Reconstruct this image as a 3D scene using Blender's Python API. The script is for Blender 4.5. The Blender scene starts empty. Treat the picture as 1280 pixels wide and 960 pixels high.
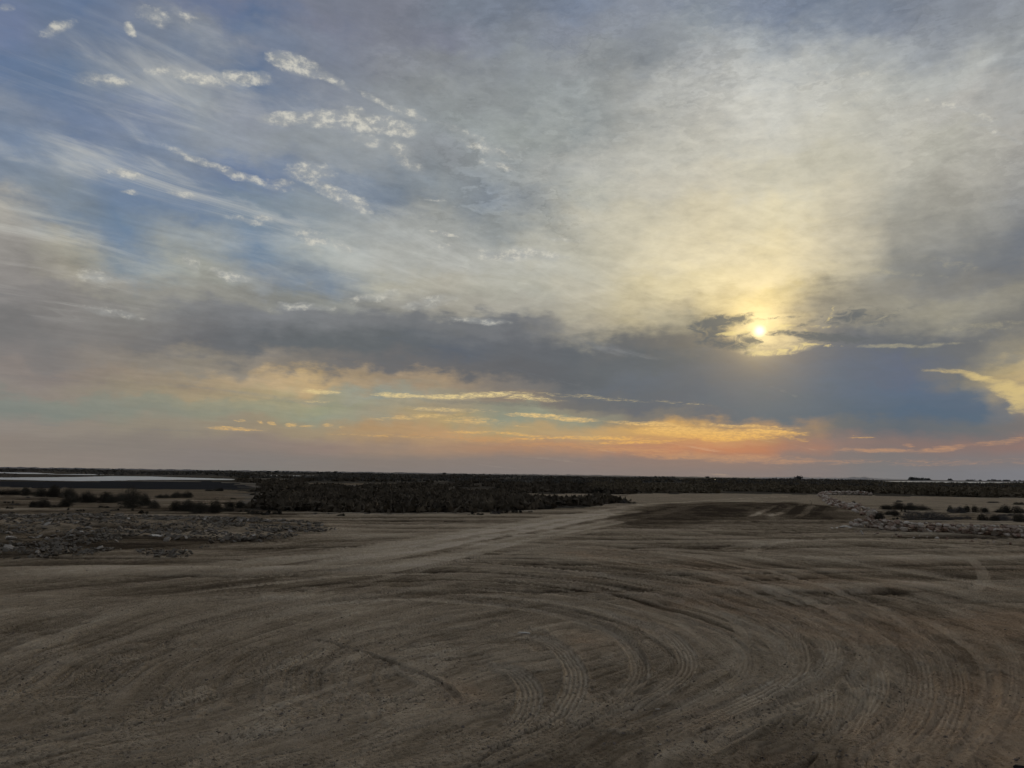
import bpy, math, random
import numpy as np
from mathutils import Matrix, Vector

SC = bpy.context.scene
COL = SC.collection
rng = np.random.default_rng(7)
random.seed(7)

# ------------------------------------------------------------------ camera
EYE = 1.65
FPX = 962.0                      # focal length in photo pixels (photo 1280 x 960)
HC, HS = 593.4, 17.0 / 1280.0    # horizon height at the middle column, slope
zc = np.array([HS, 1.0, (HC - 480.0) / FPX]); zc /= np.linalg.norm(zc)   # world up in (right, up, forward)
fwd_c = np.array([0, 0, 1.0])
yc = fwd_c - zc * zc[2]; yc /= np.linalg.norm(yc)                         # world +Y
xc = np.cross(yc, zc) * -1.0
if xc[0] < 0: xc = -xc
W2C = np.stack([xc, yc, zc])      # rows: world axes in camera (right, up, forward)

def ray(px, py):
    c = np.array([px - 640.0, 480.0 - py, FPX]); c /= np.linalg.norm(c)
    return W2C @ c                # world direction

def ang(px, py):
    d = ray(px, py)
    return np.array([math.degrees(math.atan2(d[0], d[1])), math.degrees(math.asin(d[2]))])

def gp(px, py, z=0.0):
    d = ray(px, py)
    t = (EYE - z) / max(-d[2], 1e-5)
    return np.array([d[0] * t, d[1] * t])

def at(px, dist):
    """ground point in the vertical plane of photo column px, dist metres ahead"""
    hy = HC + (px - 640) * HS
    d = ray(px, hy)
    return np.array([d[0] / d[1] * dist, dist])

cam = bpy.data.cameras.new("camera")
cam_o = bpy.data.objects.new("camera", cam); COL.objects.link(cam_o)
cam.sensor_width = 36.0
cam.lens = FPX / 1280.0 * 36.0
cam.clip_start = 0.05; cam.clip_end = 30000
right = Vector(W2C @ np.array([1, 0, 0.])); up = Vector(W2C @ np.array([0, 1, 0.])); fw = Vector(W2C @ np.array([0, 0, 1.]))
m = Matrix.Identity(4)
for i in range(3):
    m[i][0] = right[i]; m[i][1] = up[i]; m[i][2] = -fw[i]
m[2][3] = EYE
cam_o.matrix_world = m
SC.camera = cam_o
SC.render.resolution_x = 1024; SC.render.resolution_y = 768

SC.view_settings.view_transform = 'Standard'
SC.view_settings.look = 'None'
SC.view_settings.exposure = 0.0
SC.view_settings.gamma = 1.0
SC.view_settings.use_curve_mapping = False
SC.cycles.max_bounces = 4
SC.cycles.diffuse_bounces = 2
SC.cycles.glossy_bounces = 2
SC.cycles.use_denoising = True
SC.cycles.use_adaptive_sampling = True
SC.cycles.adaptive_threshold = 0.025
SC.cycles.adaptive_min_samples = 8

# ------------------------------------------------------------------ node helper language
class S:
    """a float or colour socket with arithmetic"""
    def __init__(s, g, sock): s.g, s.k = g, sock
    def __add__(s, o): return s.g.math('ADD', s, o)
    __radd__ = __add__
    def __sub__(s, o): return s.g.math('SUBTRACT', s, o)
    def __rsub__(s, o): return s.g.math('SUBTRACT', o, s)
    def __mul__(s, o): return s.g.math('MULTIPLY', s, o)
    __rmul__ = __mul__
    def __truediv__(s, o): return s.g.math('DIVIDE', s, o)

class G:
    def __init__(s, nt): s.nt = nt
    def node(s, t, **kw):
        n = s.nt.nodes.new(t)
        for k, v in kw.items(): setattr(n, k, v)
        return n
    def put(s, inp, v):
        if isinstance(v, S): s.nt.links.new(v.k, inp)
        elif v is not None: inp.default_value = v
    def math(s, op, a, b=None, c=None, clamp=False):
        n = s.node('ShaderNodeMath', operation=op, use_clamp=clamp)
        s.put(n.inputs[0], a)
        if b is not None: s.put(n.inputs[1], b)
        if c is not None: s.put(n.inputs[2], c)
        return S(s, n.outputs[0])
    def mx(s, a, b): return s.math('MAXIMUM', a, b)
    def mn(s, a, b): return s.math('MINIMUM', a, b)
    def step(s, v, lo, hi, a=0.0, b=1.0, kind='SMOOTHSTEP'):
        # node clamps are evaluated last and overrun the shader stack, so clamp with plain maths
        n = s.node('ShaderNodeMapRange', interpolation_type=kind, clamp=False)
        for i, x in enumerate((v, lo, hi, a, b)): s.put(n.inputs[i], x)
        r = S(s, n.outputs[0])
        if kind == 'LINEAR': r = s.mx(s.mn(r, max(a, b)), min(a, b))
        return r
    def xyz(s, x, y, z=0.0):
        n = s.node('ShaderNodeCombineXYZ')
        s.put(n.inputs[0], x); s.put(n.inputs[1], y); s.put(n.inputs[2], z)
        return S(s, n.outputs[0])
    def sep(s, v):
        n = s.node('ShaderNodeSeparateXYZ'); s.put(n.inputs[0], v)
        return [S(s, o) for o in n.outputs]
    def mapn(s, v, loc=(0, 0, 0), rotz=0.0, scale=(1, 1, 1)):
        """point mapped into a frame turned by rotz, then scaled"""
        a = v
        if rotz:
            n = s.node('ShaderNodeMapping'); s.put(n.inputs['Vector'], a)
            n.inputs['Rotation'].default_value = (0, 0, -rotz); a = S(s, n.outputs[0])
        n = s.node('ShaderNodeMapping'); s.put(n.inputs['Vector'], a)
        n.inputs['Location'].default_value = loc; n.inputs['Scale'].default_value = scale
        return S(s, n.outputs[0])
    def sepc(s, v):
        n = s.node('ShaderNodeSeparateColor'); s.put(n.inputs[0], v)
        return [S(s, o) for o in n.outputs]
    def grey(s, v):
        n = s.node('ShaderNodeCombineColor')
        for i in range(3): s.put(n.inputs[i], v)
        return S(s, n.outputs[0])
    def vec(s, op, a, b=None):
        n = s.node('ShaderNodeVectorMath', operation=op)
        s.put(n.inputs[0], a)
        if b is not None: s.put(n.inputs[1], b)
        return S(s, n.outputs['Value'] if op in ('DOT_PRODUCT', 'LENGTH', 'DISTANCE') else n.outputs[0])
    def noise(s, v, scale, detail=3.0, rough=0.5, dist=0.0, color=False, lac=2.0, dim='2D'):
        n = s.node('ShaderNodeTexNoise', noise_dimensions=dim)
        s.put(n.inputs['Vector'], v); n.inputs['Scale'].default_value = scale
        n.inputs['Detail'].default_value = detail; n.inputs['Roughness'].default_value = rough
        n.inputs['Distortion'].default_value = dist; n.inputs['Lacunarity'].default_value = lac
        return S(s, n.outputs['Color' if color else 'Fac'])
    def mix(s, f, a, b, mode='MIX'):
        n = s.node('ShaderNodeMix', data_type='RGBA', blend_type=mode)
        s.put(n.inputs[0], f); s.put(n.inputs[6], a); s.put(n.inputs[7], b)
        return S(s, n.outputs[2])
    def ramp(s, f, stops, interp='LINEAR'):
        n = s.node('ShaderNodeValToRGB'); cr = n.color_ramp; cr.interpolation = interp
        while len(cr.elements) > 1: cr.elements.remove(cr.elements[-1])
        cr.elements[0].position = stops[0][0]; cr.elements[0].color = stops[0][1]
        for p, c in stops[1:]:
            e = cr.elements.new(p); e.color = c
        s.put(n.inputs[0], f)
        return S(s, n.outputs[0])

def lin(c):
    c = c / 255.0
    return c / 12.92 if c <= 0.04045 else ((c + 0.055) / 1.055) ** 2.4
def rgb(r, g, b, k=1.0): return (lin(r) * k, lin(g) * k, lin(b) * k, 1.0)
def hx(h, k=1.0):
    h = h.lstrip('#'); return rgb(int(h[0:2], 16), int(h[2:4], 16), int(h[4:6], 16), k)

# ------------------------------------------------------------------ world: clear sky under sheets of evening cloud
SUN_AZ, SUN_EL = ang(949.5, 413.5)
world = bpy.data.worlds.new("World"); SC.world = world
world.use_nodes = True
nt = world.node_tree
for n in list(nt.nodes): nt.nodes.remove(n)
g = G(nt)
geo = g.node('ShaderNodeTexCoord')
D = S(g, geo.outputs['Generated'])
dx, dy, dz = g.sep(D)
az = g.math('ARCTAN2', dx, dy) * (180.0 / math.pi)
el = g.math('ARCSINE', dz) * (180.0 / math.pi)
# cloud layer seen from below: plane coordinates so the cloud fibres foreshorten towards the horizon
inv = g.math('DIVIDE', 1.0, g.mx(dz, 0.0) + 0.10)
pu, pv = dx * inv, dy * inv
P = g.mapn(g.xyz(pu, pv, 0.0))
def rot(deg, sx, sy, off=0.0):
    return g.mapn(P, loc=(off, 0, off), rotz=math.radians(deg), scale=(sx, sy, 1))
AE = g.mapn(g.xyz(az, el, 0.0))
def ae(sx, sy, off=0.0):
    return g.mapn(AE, loc=(off * 3.7, off * 1.3, off), scale=(sx, sy, 1))
wn = g.sepc(g.noise(ae(0.1, 0.1), 1.3, 4.0, 0.55, color=True))
wn2 = g.sepc(g.noise(ae(0.1, 0.25, 3.0), 4.5, 5.0, 0.6, color=True))
warp_amt = g.step(el, 0.0, 7.0, 0.12, 1.0)
azw = az + (wn[0] - 0.5) * 7.0 + (wn2[0] - 0.5) * 2.2
elw = el + ((wn[1] - 0.5) * 4.6 + (wn2[1] - 0.5) * 1.9) * warp_amt

ROWS = {
0:  "6a7590 747a92 6d7b98 747a92 787c92 737a8c 7a7f8f 717b8a 707a8a 6f7e96 848d9c 868f9c 73839a 717e98 757f97 76809a 7c8293",
40: "717c94 7f8498 66789a 6a7898 566e92 767c90 7c818f 7b8090 7d8590 7f8898 868e98 969ea2 828da0 76849a 7a879a 7c869a 858b98",
80: "6a7994 5a7196 80889a 8a9098 7a8498 7a8498 858a94 84898f 888f94 8f9598 858d94 a3a7a8 a2a9ac 8b95a2 848d9c 848d9a 868c98",
120:"66779a 667792 6d7c92 7a8494 5a7192 7a8496 848b92 8e9395 8b9294 8c9495 a3a6a3 b5b6b0 b7b9b4 adb1ae 9da3a6 8f969e 878e96",
160:"5a7398 5c7596 828c98 868f98 848c9a 868d98 868d94 8c9396 8f9694 868e8f 9fa19b bcbaae bcbbb0 b6b6ad aeb0a9 a7aaa6 8f9599",
200:"7c8798 6b7c98 76839a 818b98 868e98 8a9196 8a9094 8b9196 8d9496 a0a29c a9a89c b9b6a6 bebbac bcb9a8 adaca1 a8a69e 9fa09c",
240:"6d7f98 868f98 72829a 7b889a 64799a 868e96 7b8896 8a9296 808a94 a8a99c bab5a2 c0b9a2 c6bfa3 b8b39c b3af9e a8a697 9f9c93",
280:"707f92 7b8894 6a7f9a 677d99 788998 868f94 969a98 999c98 8e9494 b0ac9a beb79e d0c4a2 d4c8a2 c2baa2 a2a094 9a978c 8f8e89",
320:"a09d94 7a8690 68809a 8a9295 6b829a 959b98 a0a29c a4a59e a8a89e b4b09c c4bb9e d8caa2 e0cf9e c8bd9e 9b988c 8f8e87 848584",
360:"928e88 9a9789 7c8890 989a90 8c9193 7c8790 a7a595 a9a596 a5a496 b5ae98 c4b892 dccb98 ecd8a0 bab092 85857f 7e7f7d 6e737a",
385:"89847f 9a9482 8c8a82 8b8a80 85857e 82857f 8b8b84 9f9a8a a09c8c b3ab92 bdb08a b6a985 e8d084 8f8a78 8a877c 85837c 7c7c7a",
405:"84807d 84807b 817f7a 7a7c7e 777a7e 777a7d 717477 6e7174 73767a a59d88 b8ab86 8a8776 d8c07a 7c7b73 8e8a7c 96917f 8f8b7e",
440:"757372 7b7774 7a7672 6a6b6e 62676c 60666a 60666a 5c6470 62666c 60656a 6c6c6a 6e6e69 8a7e68 656b72 64696e 6c6e70 757470",
465:"7d7774 7f7873 8a8074 8c8270 8a7f70 7a746c 6a696a 686768 626468 606468 62686c 62686c 686a6c 5f6874 60697a 6c6e70 8c8574",
482:"857d78 857c76 8b8074 938671 b39c78 b59c72 968671 a08c72 78736e 686a6c 636970 62686e 666b70 5f6976 60697a 76746f aa9a76",
500:"867f79 8a8177 8e8575 9a8c72 a79976 9b957c 8f9184 948c78 8a7d6e 6f6e6c 66696c 5f6770 626a72 5e6a78 5a697c 5e6a78 b8a274",
511:"7e827b 81847a 858578 8c8a77 9a9478 939378 94907c 9c8e74 8a8a78 8a8271 68696c 606870 606a72 5d6975 586778 5a6878 a08f72",
522:"7b8079 7e8279 828478 868677 929078 8f927e 98907a a89268 8c8f7c 92907a 7c766c 66696e 606a72 5c6873 556678 596877 847c74",
540:"8a827a 8b8277 8b8374 8e8575 94866f 9a8a70 aa8c66 b08f68 a9946c b0946a c49a5c c89c5a b08a60 6c6d6c 5f676f 6a6c6e 78706c",
560:"857b72 827a72 817971 837a72 877b72 8c7b71 94806f a0836a a48166 a88266 b07f60 bd8058 b47a58 8c756c 806f6a 846f69 8a716a",
576:"877d73 857b73 827a73 807873 7f7873 807872 82776f 847870 857870 877870 8a776d 8e786c 8c766c 7f7470 797371 7b7372 7c7473",
592:"8a8177 877d73 827a73 7e7873 7b7773 7e7772 7e7671 807772 807772 827772 83766f 847670 827570 7c7472 767474 757477 78787d",
}
az0, az1 = ang(-10, 420)[0], ang(1290, 420)[0]
f_az = (azw - az0) * (1.0 / (az1 - az0))
ys = sorted(ROWS)
def coly(c, y):
    vals = ROWS[y].split(); return vals[c]
sky = None
for i, y in enumerate(reversed(ys)):       # from the horizon upwards
    stops = []
    for c in range(17):
        a = ang(c * 80, y)[0]
        v = hx(coly(c, y)); l = 0.3 * v[0] + 0.6 * v[1] + 0.1 * v[2]; q = 0.94 if y >= 482 else 0.68 if (y >= 385 and c < 9) else 0.74 if (y < 200 and c < 7) else 0.70 if (y < 260 and c > 8) else 0.82
        stops.append(((a - az0) / (az1 - az0), tuple(l + (x - l) * q for x in v[:3]) + (1.0,)))
    stops = [(min(max(p, 0), 1), c) for p, c in stops]
    r = g.ramp(f_az, stops, 'LINEAR')
    e = ang(640, y)[1]
    # the photo's rows are level in the picture, so follow the cloud decks' small slope in azimuth
    tilt = (ang(1280, y)[1] - ang(0, y)[1]) / (ang(1280, y)[0] - ang(0, y)[0])
    if sky is None:
        sky = r; pe = e
    else:
        elr = elw - azw * tilt
        sky = g.mix(g.step(elr, pe, e), sky, r); pe = e

# --- blobs: soft ellipses at given directions in the sky
Vw = (azw * 0.25 + az * 0.75, elw * 0.25 + el * 0.75)
Vs = (az + (wn2[0] - 0.5) * 1.6, el + (wn2[1] - 0.5) * 0.35)
def blob(g, V, px, py, wx, wy, a=0.0, amp=1.0):
    c = ang(px, py); t = math.radians(a)
    e1 = ang(px + wx * math.cos(t), py + wx * math.sin(t)) - c
    e2 = ang(px - wy * math.sin(t), py + wy * math.cos(t)) - c
    M = np.array([[e1[0], e2[0]], [e1[1], e2[1]]])
    I = np.linalg.inv(M); k = -I @ c
    q1, q2 = (g.math('MULTIPLY_ADD', V[0], I[i, 0], g.math('MULTIPLY_ADD', V[1], I[i, 1], k[i])) for i in (0, 1))
    d = g.math('MULTIPLY_ADD', q1, q1, q2 * q2)
    return g.math('MULTIPLY_ADD', d, -amp / 1.6, amp)
def blobs(V, L):
    """the largest of a set of soft ellipses, kept in a node group of its own"""
    t = bpy.data.node_groups.new("cloud_patches", 'ShaderNodeTree')
    for nm in "UV": t.interface.new_socket(nm, in_out='INPUT', socket_type='NodeSocketFloat')
    t.interface.new_socket("F", in_out='OUTPUT', socket_type='NodeSocketFloat')
    h = G(t)
    gi = h.node('NodeGroupInput'); vi = (S(h, gi.outputs[0]), S(h, gi.outputs[1]))
    r = None
    for b in L:
        x = blob(h, vi, *b); r = h.mx(x, 0.0) if r is None else h.mx(r, x)
    go = h.node('NodeGroupOutput'); t.links.new(r.k, go.inputs[0])
    n = g.node('ShaderNodeGroup'); n.node_tree = t
    g.put(n.inputs[0], V[0]); g.put(n.inputs[1], V[1])
    return S(g, n.outputs[0])

# clear evening blue (physical sky) showing in the gaps of the cirrus, upper left
nish = g.node('ShaderNodeTexSky', sky_type='NISHITA', sun_disc=False)
nish.sun_elevation = math.radians(SUN_EL); nish.sun_rotation = math.radians(SUN_AZ)
NI = g.mix(1.0, S(g, nish.outputs[0]), (0.055, 0.062, 0.075, 1), 'MULTIPLY')
NI = g.mix(0.80, NI, rgb(100, 119, 146))
fib = g.noise(rot(38, 0.55, 2.2), 1.15, 7.0, 0.60, 0.7)        # long cirrus fibres
fib2 = g.noise(rot(50, 1.2, 4.2, 4.0), 1.5, 7.0, 0.62, 0.7)
bil = g.noise(P, 4.0, 6.0, 0.58, 0.4)
soft = g.noise(g.mapn(P, loc=(3, 9, 0)), 1.9, 4.0, 0.5, 0.6)
fine = g.noise(ae(0.1, 0.22, 8.0), 9.0, 6.0, 0.65, 0.3)
gapreg = blobs(Vw, [(60, 110, 190, 60, 20), (340, 115, 130, 26, 22), (280, 270, 190, 34, 16), (130, 300, 130, 34, 22),
                    (150, 30, 210, 40, 15), (420, 235, 110, 22, 18), (390, 345, 90, 26, 12), (960, 20, 160, 30, 0, .6), (330, 45, 60, 16, 20)])
gap = g.step(gapreg * 1.0 + (0.5 - fib) * 2.2 + (0.5 - fine) * 0.7, 0.25, 1.15)
sky = g.mix(gap * 0.35, sky, NI)
# brightness relief of the sheets
cold = g.step(az, -30.0, 12.0, 1.0, 0.72)
high = g.step(el, 3.0, 12.0, 0.25, 1.0)
rel = ((fib - 0.5) * 0.72 + (fib2 - 0.5) * 0.42 + (bil - 0.5) * 0.40 + (soft - 0.5) * 0.45) * cold * high + (fine - 0.5) * 0.24 * g.step(el, 1.0, 6.0, 0.35, 1.0)
lum = g.vec('DOT_PRODUCT', sky, (0.3, 0.6, 0.1))
gain = g.math('ADD', rel * g.step(lum, 0.13, 0.30, 0.30, 1.0), g.step(lum, 0.2, 0.4, 1.05, 1.10))
gn = g.grey(gain)
sky = g.mix(1.0, sky, gn, 'MULTIPLY')

# pale streaks of the high fibres, upper left and middle
stk = g.step(fib2 * 0.6 + fib * 0.4, 0.52, 0.72)
stkreg = blobs(Vw, [(230, 215, 300, 70, 14), (60, 330, 120, 60, 10), (200, 100, 190, 60, 12), (520, 330, 190, 60, 0, .6), (900, 150, 330, 130, 20, .5)])
sky = g.mix(stk * stkreg * 0.65, sky, rgb(190, 190, 184))

# small bright heaped puffs
puffL = [(372, 84, 34, 12, 20), (350, 78, 18, 8, 20), (410, 100, 30, 6, 30, .75), (300, 97, 44, 10, 6), (248, 97, 44, 9, 4, .8), (200, 88, 30, 9, 0, .65), (143, 103, 20, 8, 5, .8),
         (128, 100, 36, 9, 5, .6), (160, 36, 10, 8, 50, 1.0), (76, 36, 20, 8, -20, .75), (195, 22, 24, 12, 20, .62), (232, 18, 20, 8, 30, .55), (5, 10, 12, 5, 0, .6),
         (362, 150, 34, 9, 3), (410, 152, 34, 12, 0), (450, 156, 36, 13, 3), (495, 162, 30, 12, 6, .95), (440, 143, 16, 9, 0), (460, 178, 20, 7, 10, .7), (500, 190, 20, 11, 15, .75),
         (512, 208, 20, 7, 20, .7), (485, 132, 44, 5, 27, .75), (520, 145, 22, 5, 27, .7), (385, 217, 28, 12, 5, .85), (410, 240, 36, 10, 25, .85), (440, 252, 26, 9, 25, .8), (350, 228, 18, 5, 10, .7),
         (232, 243, 24, 5, 10, .8), (160, 218, 30, 7, 12, .7), (262, 205, 60, 5, 16, .7), (310, 223, 50, 6, 18, .7), (165, 240, 12, 2.5, 5, .8), (330, 273, 16, 4, 10, .75), (310, 276, 30, 4, 8, .6),
         (640, 318, 50, 9, 3, .85), (680, 322, 30, 6, 0, .7), (552, 291, 24, 2.6, 5, .9), (543, 252, 18, 2, 0, .7), (550, 306, 26, 4, 5, .65), (392, 298, 26, 9, 15, .66), (425, 305, 20, 8, 15, .6),
         (120, 348, 26, 10, 10, .7), (285, 345, 26, 7, 8, .8), (240, 330, 14, 9, 60, .6), (380, 385, 40, 6, 0, .7), (140, 390, 40, 6, 8, .6), (470, 370, 40, 8, -10, .6), (540, 378, 40, 7, -12, .6),
         (600, 402, 40, 5, 5, .65), (610, 185, 40, 7, 15, .7), (625, 205, 24, 6, 15, .7), (590, 170, 40, 6, 20, .6), (862, 50, 8, 3, 0, .5), (1225, 157, 24, 2.6, -3, .65), (1190, 135, 70, 5, 16, .55),
         (1260, 170, 30, 5, 20, .55), (1050, 95, 50, 7, 0, .5), (700, 300, 30, 4, 0, .5)]
PB = blobs(Vw, puffL)
pn = g.noise(ae(0.1, 0.16, 2.0), 11.0, 7.0, 0.62, 0.1)
pm = g.step(PB + (pn - 0.5) * 1.55 + (fine - 0.5) * 0.7 + (bil - .5) * .5, 0.26, 1.22)
pshade = g.step(pn, 0.35, 0.68)
sky = g.mix(g.step(PB + (fine - .5) * .8, 0.0, 0.9) * g.mn(PB * 3.0, 1.0) * 0.38, sky, rgb(168, 170, 168))
pcol = g.mix(pshade, rgb(150, 154, 156), rgb(214, 210, 196))
sky = g.mix(g.mn(pm * 0.78, PB * 1.3), sky, pcol)

# bright sheet and glow around the veiled sun
sx, sy_, sz = [float(v) for v in ray(949.5, 413.5)]
cosd = g.vec('DOT_PRODUCT', g.vec('NORMALIZE', D), (sx, sy_, sz))
sd = g.math('ARCCOSINE', g.mn(cosd, 0.9999999)) * (180.0 / math.pi)
glow = g.math('EXPONENT', sd * -0.42) 
glow2 = g.math('EXPONENT', sd * -0.16)
upg = blobs(Vw, [(945, 345, 140, 75, 0, .7), (955, 402, 58, 27, 0, 1.1), (975, 430, 55, 15, -6, .9), (1010, 300, 60, 60, 0, .4), (870, 350, 110, 50, -18, .5), (800, 270, 200, 90, 30, .5), (930, 200, 220, 120, 0, .45)])
strand = g.noise(ae(0.1, 0.30, 1.5), 4.0, 7.0, 0.60, 0.25)
wisp = g.step(fine * 0.35 + bil * 0.15 + strand * 0.55, 0.38, 0.64)
sky = g.mix(upg * (wisp * 0.55 + 0.22) * g.mx(glow2 * 1.1, 0.38), sky, g.mix(glow2 * 1.3, rgb(208, 203, 188), rgb(252, 230, 172)))
sky = g.mix(1.0, sky, g.mix(glow * 0.42, (0, 0, 0, 1), rgb(255, 208, 118)), 'ADD')

sky = g.mix(1.0, sky, g.grey(1.0 + (strand - 0.5) * g.step(el, 6.0, 11.0) * 0.22), 'MULTIPLY')
fang = g.math('ARCTAN2', el - 4.0, az - (SUN_AZ - 4.0)) + (wn2[0] - 0.5) * 0.5
fan = g.noise(g.xyz(fang * 2.6, sd * 0.045, 0.0), 2.4, 6.0, 0.60, 0.3)
sky = g.mix(1.0, sky, g.grey(1.0 + (fan - 0.5) * g.step(sd, 9.0, 18.0) * g.step(el, 12.0, 20.0) * g.step(az, -16.0, -2.0) * 0.62), 'MULTIPLY')
# dark ragged cloud in front of the glow
dk = blobs(Vs, [(893, 403, 38, 10, -6), (925, 400, 26, 8, -14, .9), (935, 424, 20, 9, 15, .95), (915, 430, 50, 9, 4, .85), (890, 420, 30, 18, 0, .8), (1000, 418, 50, 5, 2, .9), (1040, 422, 60, 7, 3, .95),
                (1010, 404, 30, 5, -30, .55), (1060, 395, 40, 10, -15, .75), (975, 397, 40, 2.5, -6, .6), (1100, 400, 60, 12, -20, .5), (940, 441, 12, 3, -8, .6)])
dn = g.noise(ae(0.1, 0.2, 5.0), 12.0, 7.0, 0.6, 0.8)
dm = g.step(dk + (dn - 0.5) * 1.1, 0.30, 0.92)
sky = g.mix(dm * g.mn(dk * 3.0, 1.0) * 0.90, sky, g.mix(glow2, rgb(98, 104, 110), rgb(116, 114, 106)))
brt = blobs(Vs, [(914, 416, 26, 4, -8), (965, 408, 34, 9, 0, .9), (985, 438, 50, 7, -10, .8), (945, 434, 10, 5, 10, .8), (1020, 431, 34, 4, 2, .75), (960, 441, 26, 6, -6, .9), (950, 400, 30, 4, -8, .6),
                 (1030, 408, 22, 3, -3, .7), (1038, 395, 5, 14, 8, .7), (990, 411, 36, 3.5, 6, .7)])
bm = g.step(brt + (dn - 0.5) * 1.5, 0.45, 1.05)
sky = g.mix(bm * g.mn(brt * 3.0, 1.0) * 0.75, sky, rgb(244, 220, 150))
# pale streaks right of the sun and the bright break at the right edge
rs = blobs(Vs, [(1120, 433, 70, 3.5, 0, .8), (1180, 430, 60, 3, -4, .6), (1110, 395, 30, 3, -25, .6), (1090, 405, 40, 3, -8, .5), (1240, 407, 80, 7, -3, .6), (1110, 340, 100, 6, 4, .55), (1190, 330, 60, 8, 10, .5),
                (1030, 360, 60, 4, -4, .6), (1040, 330, 70, 4, 2, .5)])
rm = g.step(rs + (fine - 0.5) * 1.1, 0.35, 0.95)
sky = g.mix(rm * g.mn(rs * 3.0, 1.0) * 0.45, sky, rgb(190, 180, 146))
br = blobs(Vs, [(1262, 488, 30, 10, 10), (1225, 472, 50, 5, 12, .8), (1275, 503, 16, 14, 0, .95), (1200, 467, 50, 3, 8, .5), (1300, 500, 30, 22, 0)])
brm = g.step(br + (fine - 0.5) * 1.1 + (strand - 0.5) * 0.6, 0.12, 1.05)
sky = g.mix(brm * g.mn(br * 3.0, 1.0) * 0.70, sky, rgb(226, 200, 134))

# the low lit strips near the horizon
hn = g.noise(ae(0.1, 0.62, 1.0), 13.0, 7.0, 0.62, 0.9)
hn2 = g.noise(ae(0.1, 1.0, 6.0), 5.0, 5.0, 0.6, 0.5)
yel = blobs(Vs, [(500, 494, 36, 3.2, 2), (560, 496, 40, 3.4, 0), (610, 493, 44, 3.4, -2), (660, 497, 44, 3.6, 6, .75), (400, 490, 24, 3.4, 4), (396, 502, 14, 2, 0, .6), (670, 519, 40, 2.6, 3), (715, 524, 34, 3, 3, .95),
                 (650, 495, 22, 4, 0, .8), (560, 512, 60, 3, 2, .6), (520, 521, 60, 3, -3, .65), (590, 526, 40, 5, 2, .6), (810, 530, 50, 3, 3, .9), (850, 539, 60, 6, 1, 1.2), (905, 544, 66, 7, 0, 1.3), (962, 541, 46, 5, 1, 1.2),
                 (930, 533, 70, 2.5, 2, .75), (760, 548, 60, 2.4, 0, .85), (800, 552, 60, 2.6, -2, .75), (700, 547, 70, 2, -2, .7), (650, 543, 40, 2, 6, .75), (585, 540, 30, 2, 0, .7), (480, 545, 70, 2, 2, .45),
                 (295, 536, 34, 2.6, 2, .8), (322, 527, 6, 2, 10, .8), (341, 529, 8, 2, 15, .8), (367, 531, 8, 3, 0, .85), (386, 533, 11, 1.8, 0, .75), (410, 532, 7, 2.2, 0, .75), (298, 526, 8, 1.6, 0, .75), (430, 534, 5, 2, 0, .6),
                 (990, 547, 26, 3, 14, .55), (1075, 547, 16, 2.6, 0, .5), (740, 497, 90, 3, 4, .4), (860, 505, 50, 2.2, 5, .35), (655, 533, 20, 1.6, 0, .4)])
org = blobs(Vs, [(620, 549, 70, 6, 2, .8), (560, 543, 80, 4, 0, .6), (700, 556, 80, 4, 0, .75), (790, 562, 90, 5, 3, .85), (860, 570, 80, 6, 2, .9), (930, 573, 70, 6, 0, .95), (980, 576, 50, 5, 0, .8), (880, 556, 80, 7, 0, .7),
                 (1100, 563, 60, 3.4, 1, .95), (1060, 562, 20, 3, 0, .8), (1180, 561, 40, 4.6, -6, .9), (1138, 557, 10, 3, 0, .7), (1250, 552, 44, 4.5, -6, .75), (1050, 577, 60, 4, 0, .6), (1170, 578, 90, 6, 0, .45), (1260, 576, 60, 5, 0, .4)])
ym = g.step(yel + (hn - 0.5) * 1.5 + (hn2 - .5) * .4, 0.12, 1.08)
om = g.step(org + (hn - 0.5) * 1.2 + (hn2 - .5) * .6, 0.20, 1.25)
ocol = g.mix(g.step(az, -2.0, 22.0), rgb(204, 152, 100), rgb(198, 150, 112))
sky = g.mix(om * g.mn(org * 3.0, 1.0) * 0.70, sky, ocol)
ycol = g.mix(g.step(el, 2.2, 6.0), rgb(234, 180, 98), rgb(226, 204, 148))
ycol = g.mix(g.step(az, -22.0, 0.0, 0.35, 0.0), ycol, rgb(190, 170, 130))
ytex = g.step(g.noise(ae(0.1, 0.34, 4.0), 26.0, 5.0, 0.65, 0.4), 0.36, 0.62, 0.42, 1.0)
sky = g.mix(ym * ytex * g.mn(yel * 3.0, 1.0) * 0.98, sky, ycol)
# a grey shelf under the bright strip, and soft edge feathers
gs = blobs(Vs, [(620, 505, 90, 4, 2, .8), (700, 508, 70, 6, 4, .8), (900, 566, 50, 3, 0, .0)])
sky = g.mix(g.step(gs + (hn - .5) * .9, 0.35, 1.0) * 0.5, sky, rgb(112, 111, 108))

# sun disc behind thin cloud
disc = g.step(sd, 0.05, 0.55, 1.0, 0.0)
halo = g.math('EXPONENT', sd * sd * -0.55)
cut = g.math('SUBTRACT', 1.0, dm * 0.85)
sky = g.mix(halo * 0.70 * cut, sky, (1.25, 1.02, 0.52, 1))
sky = g.mix(disc, sky, (1.7, 1.55, 1.05, 1))

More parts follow.
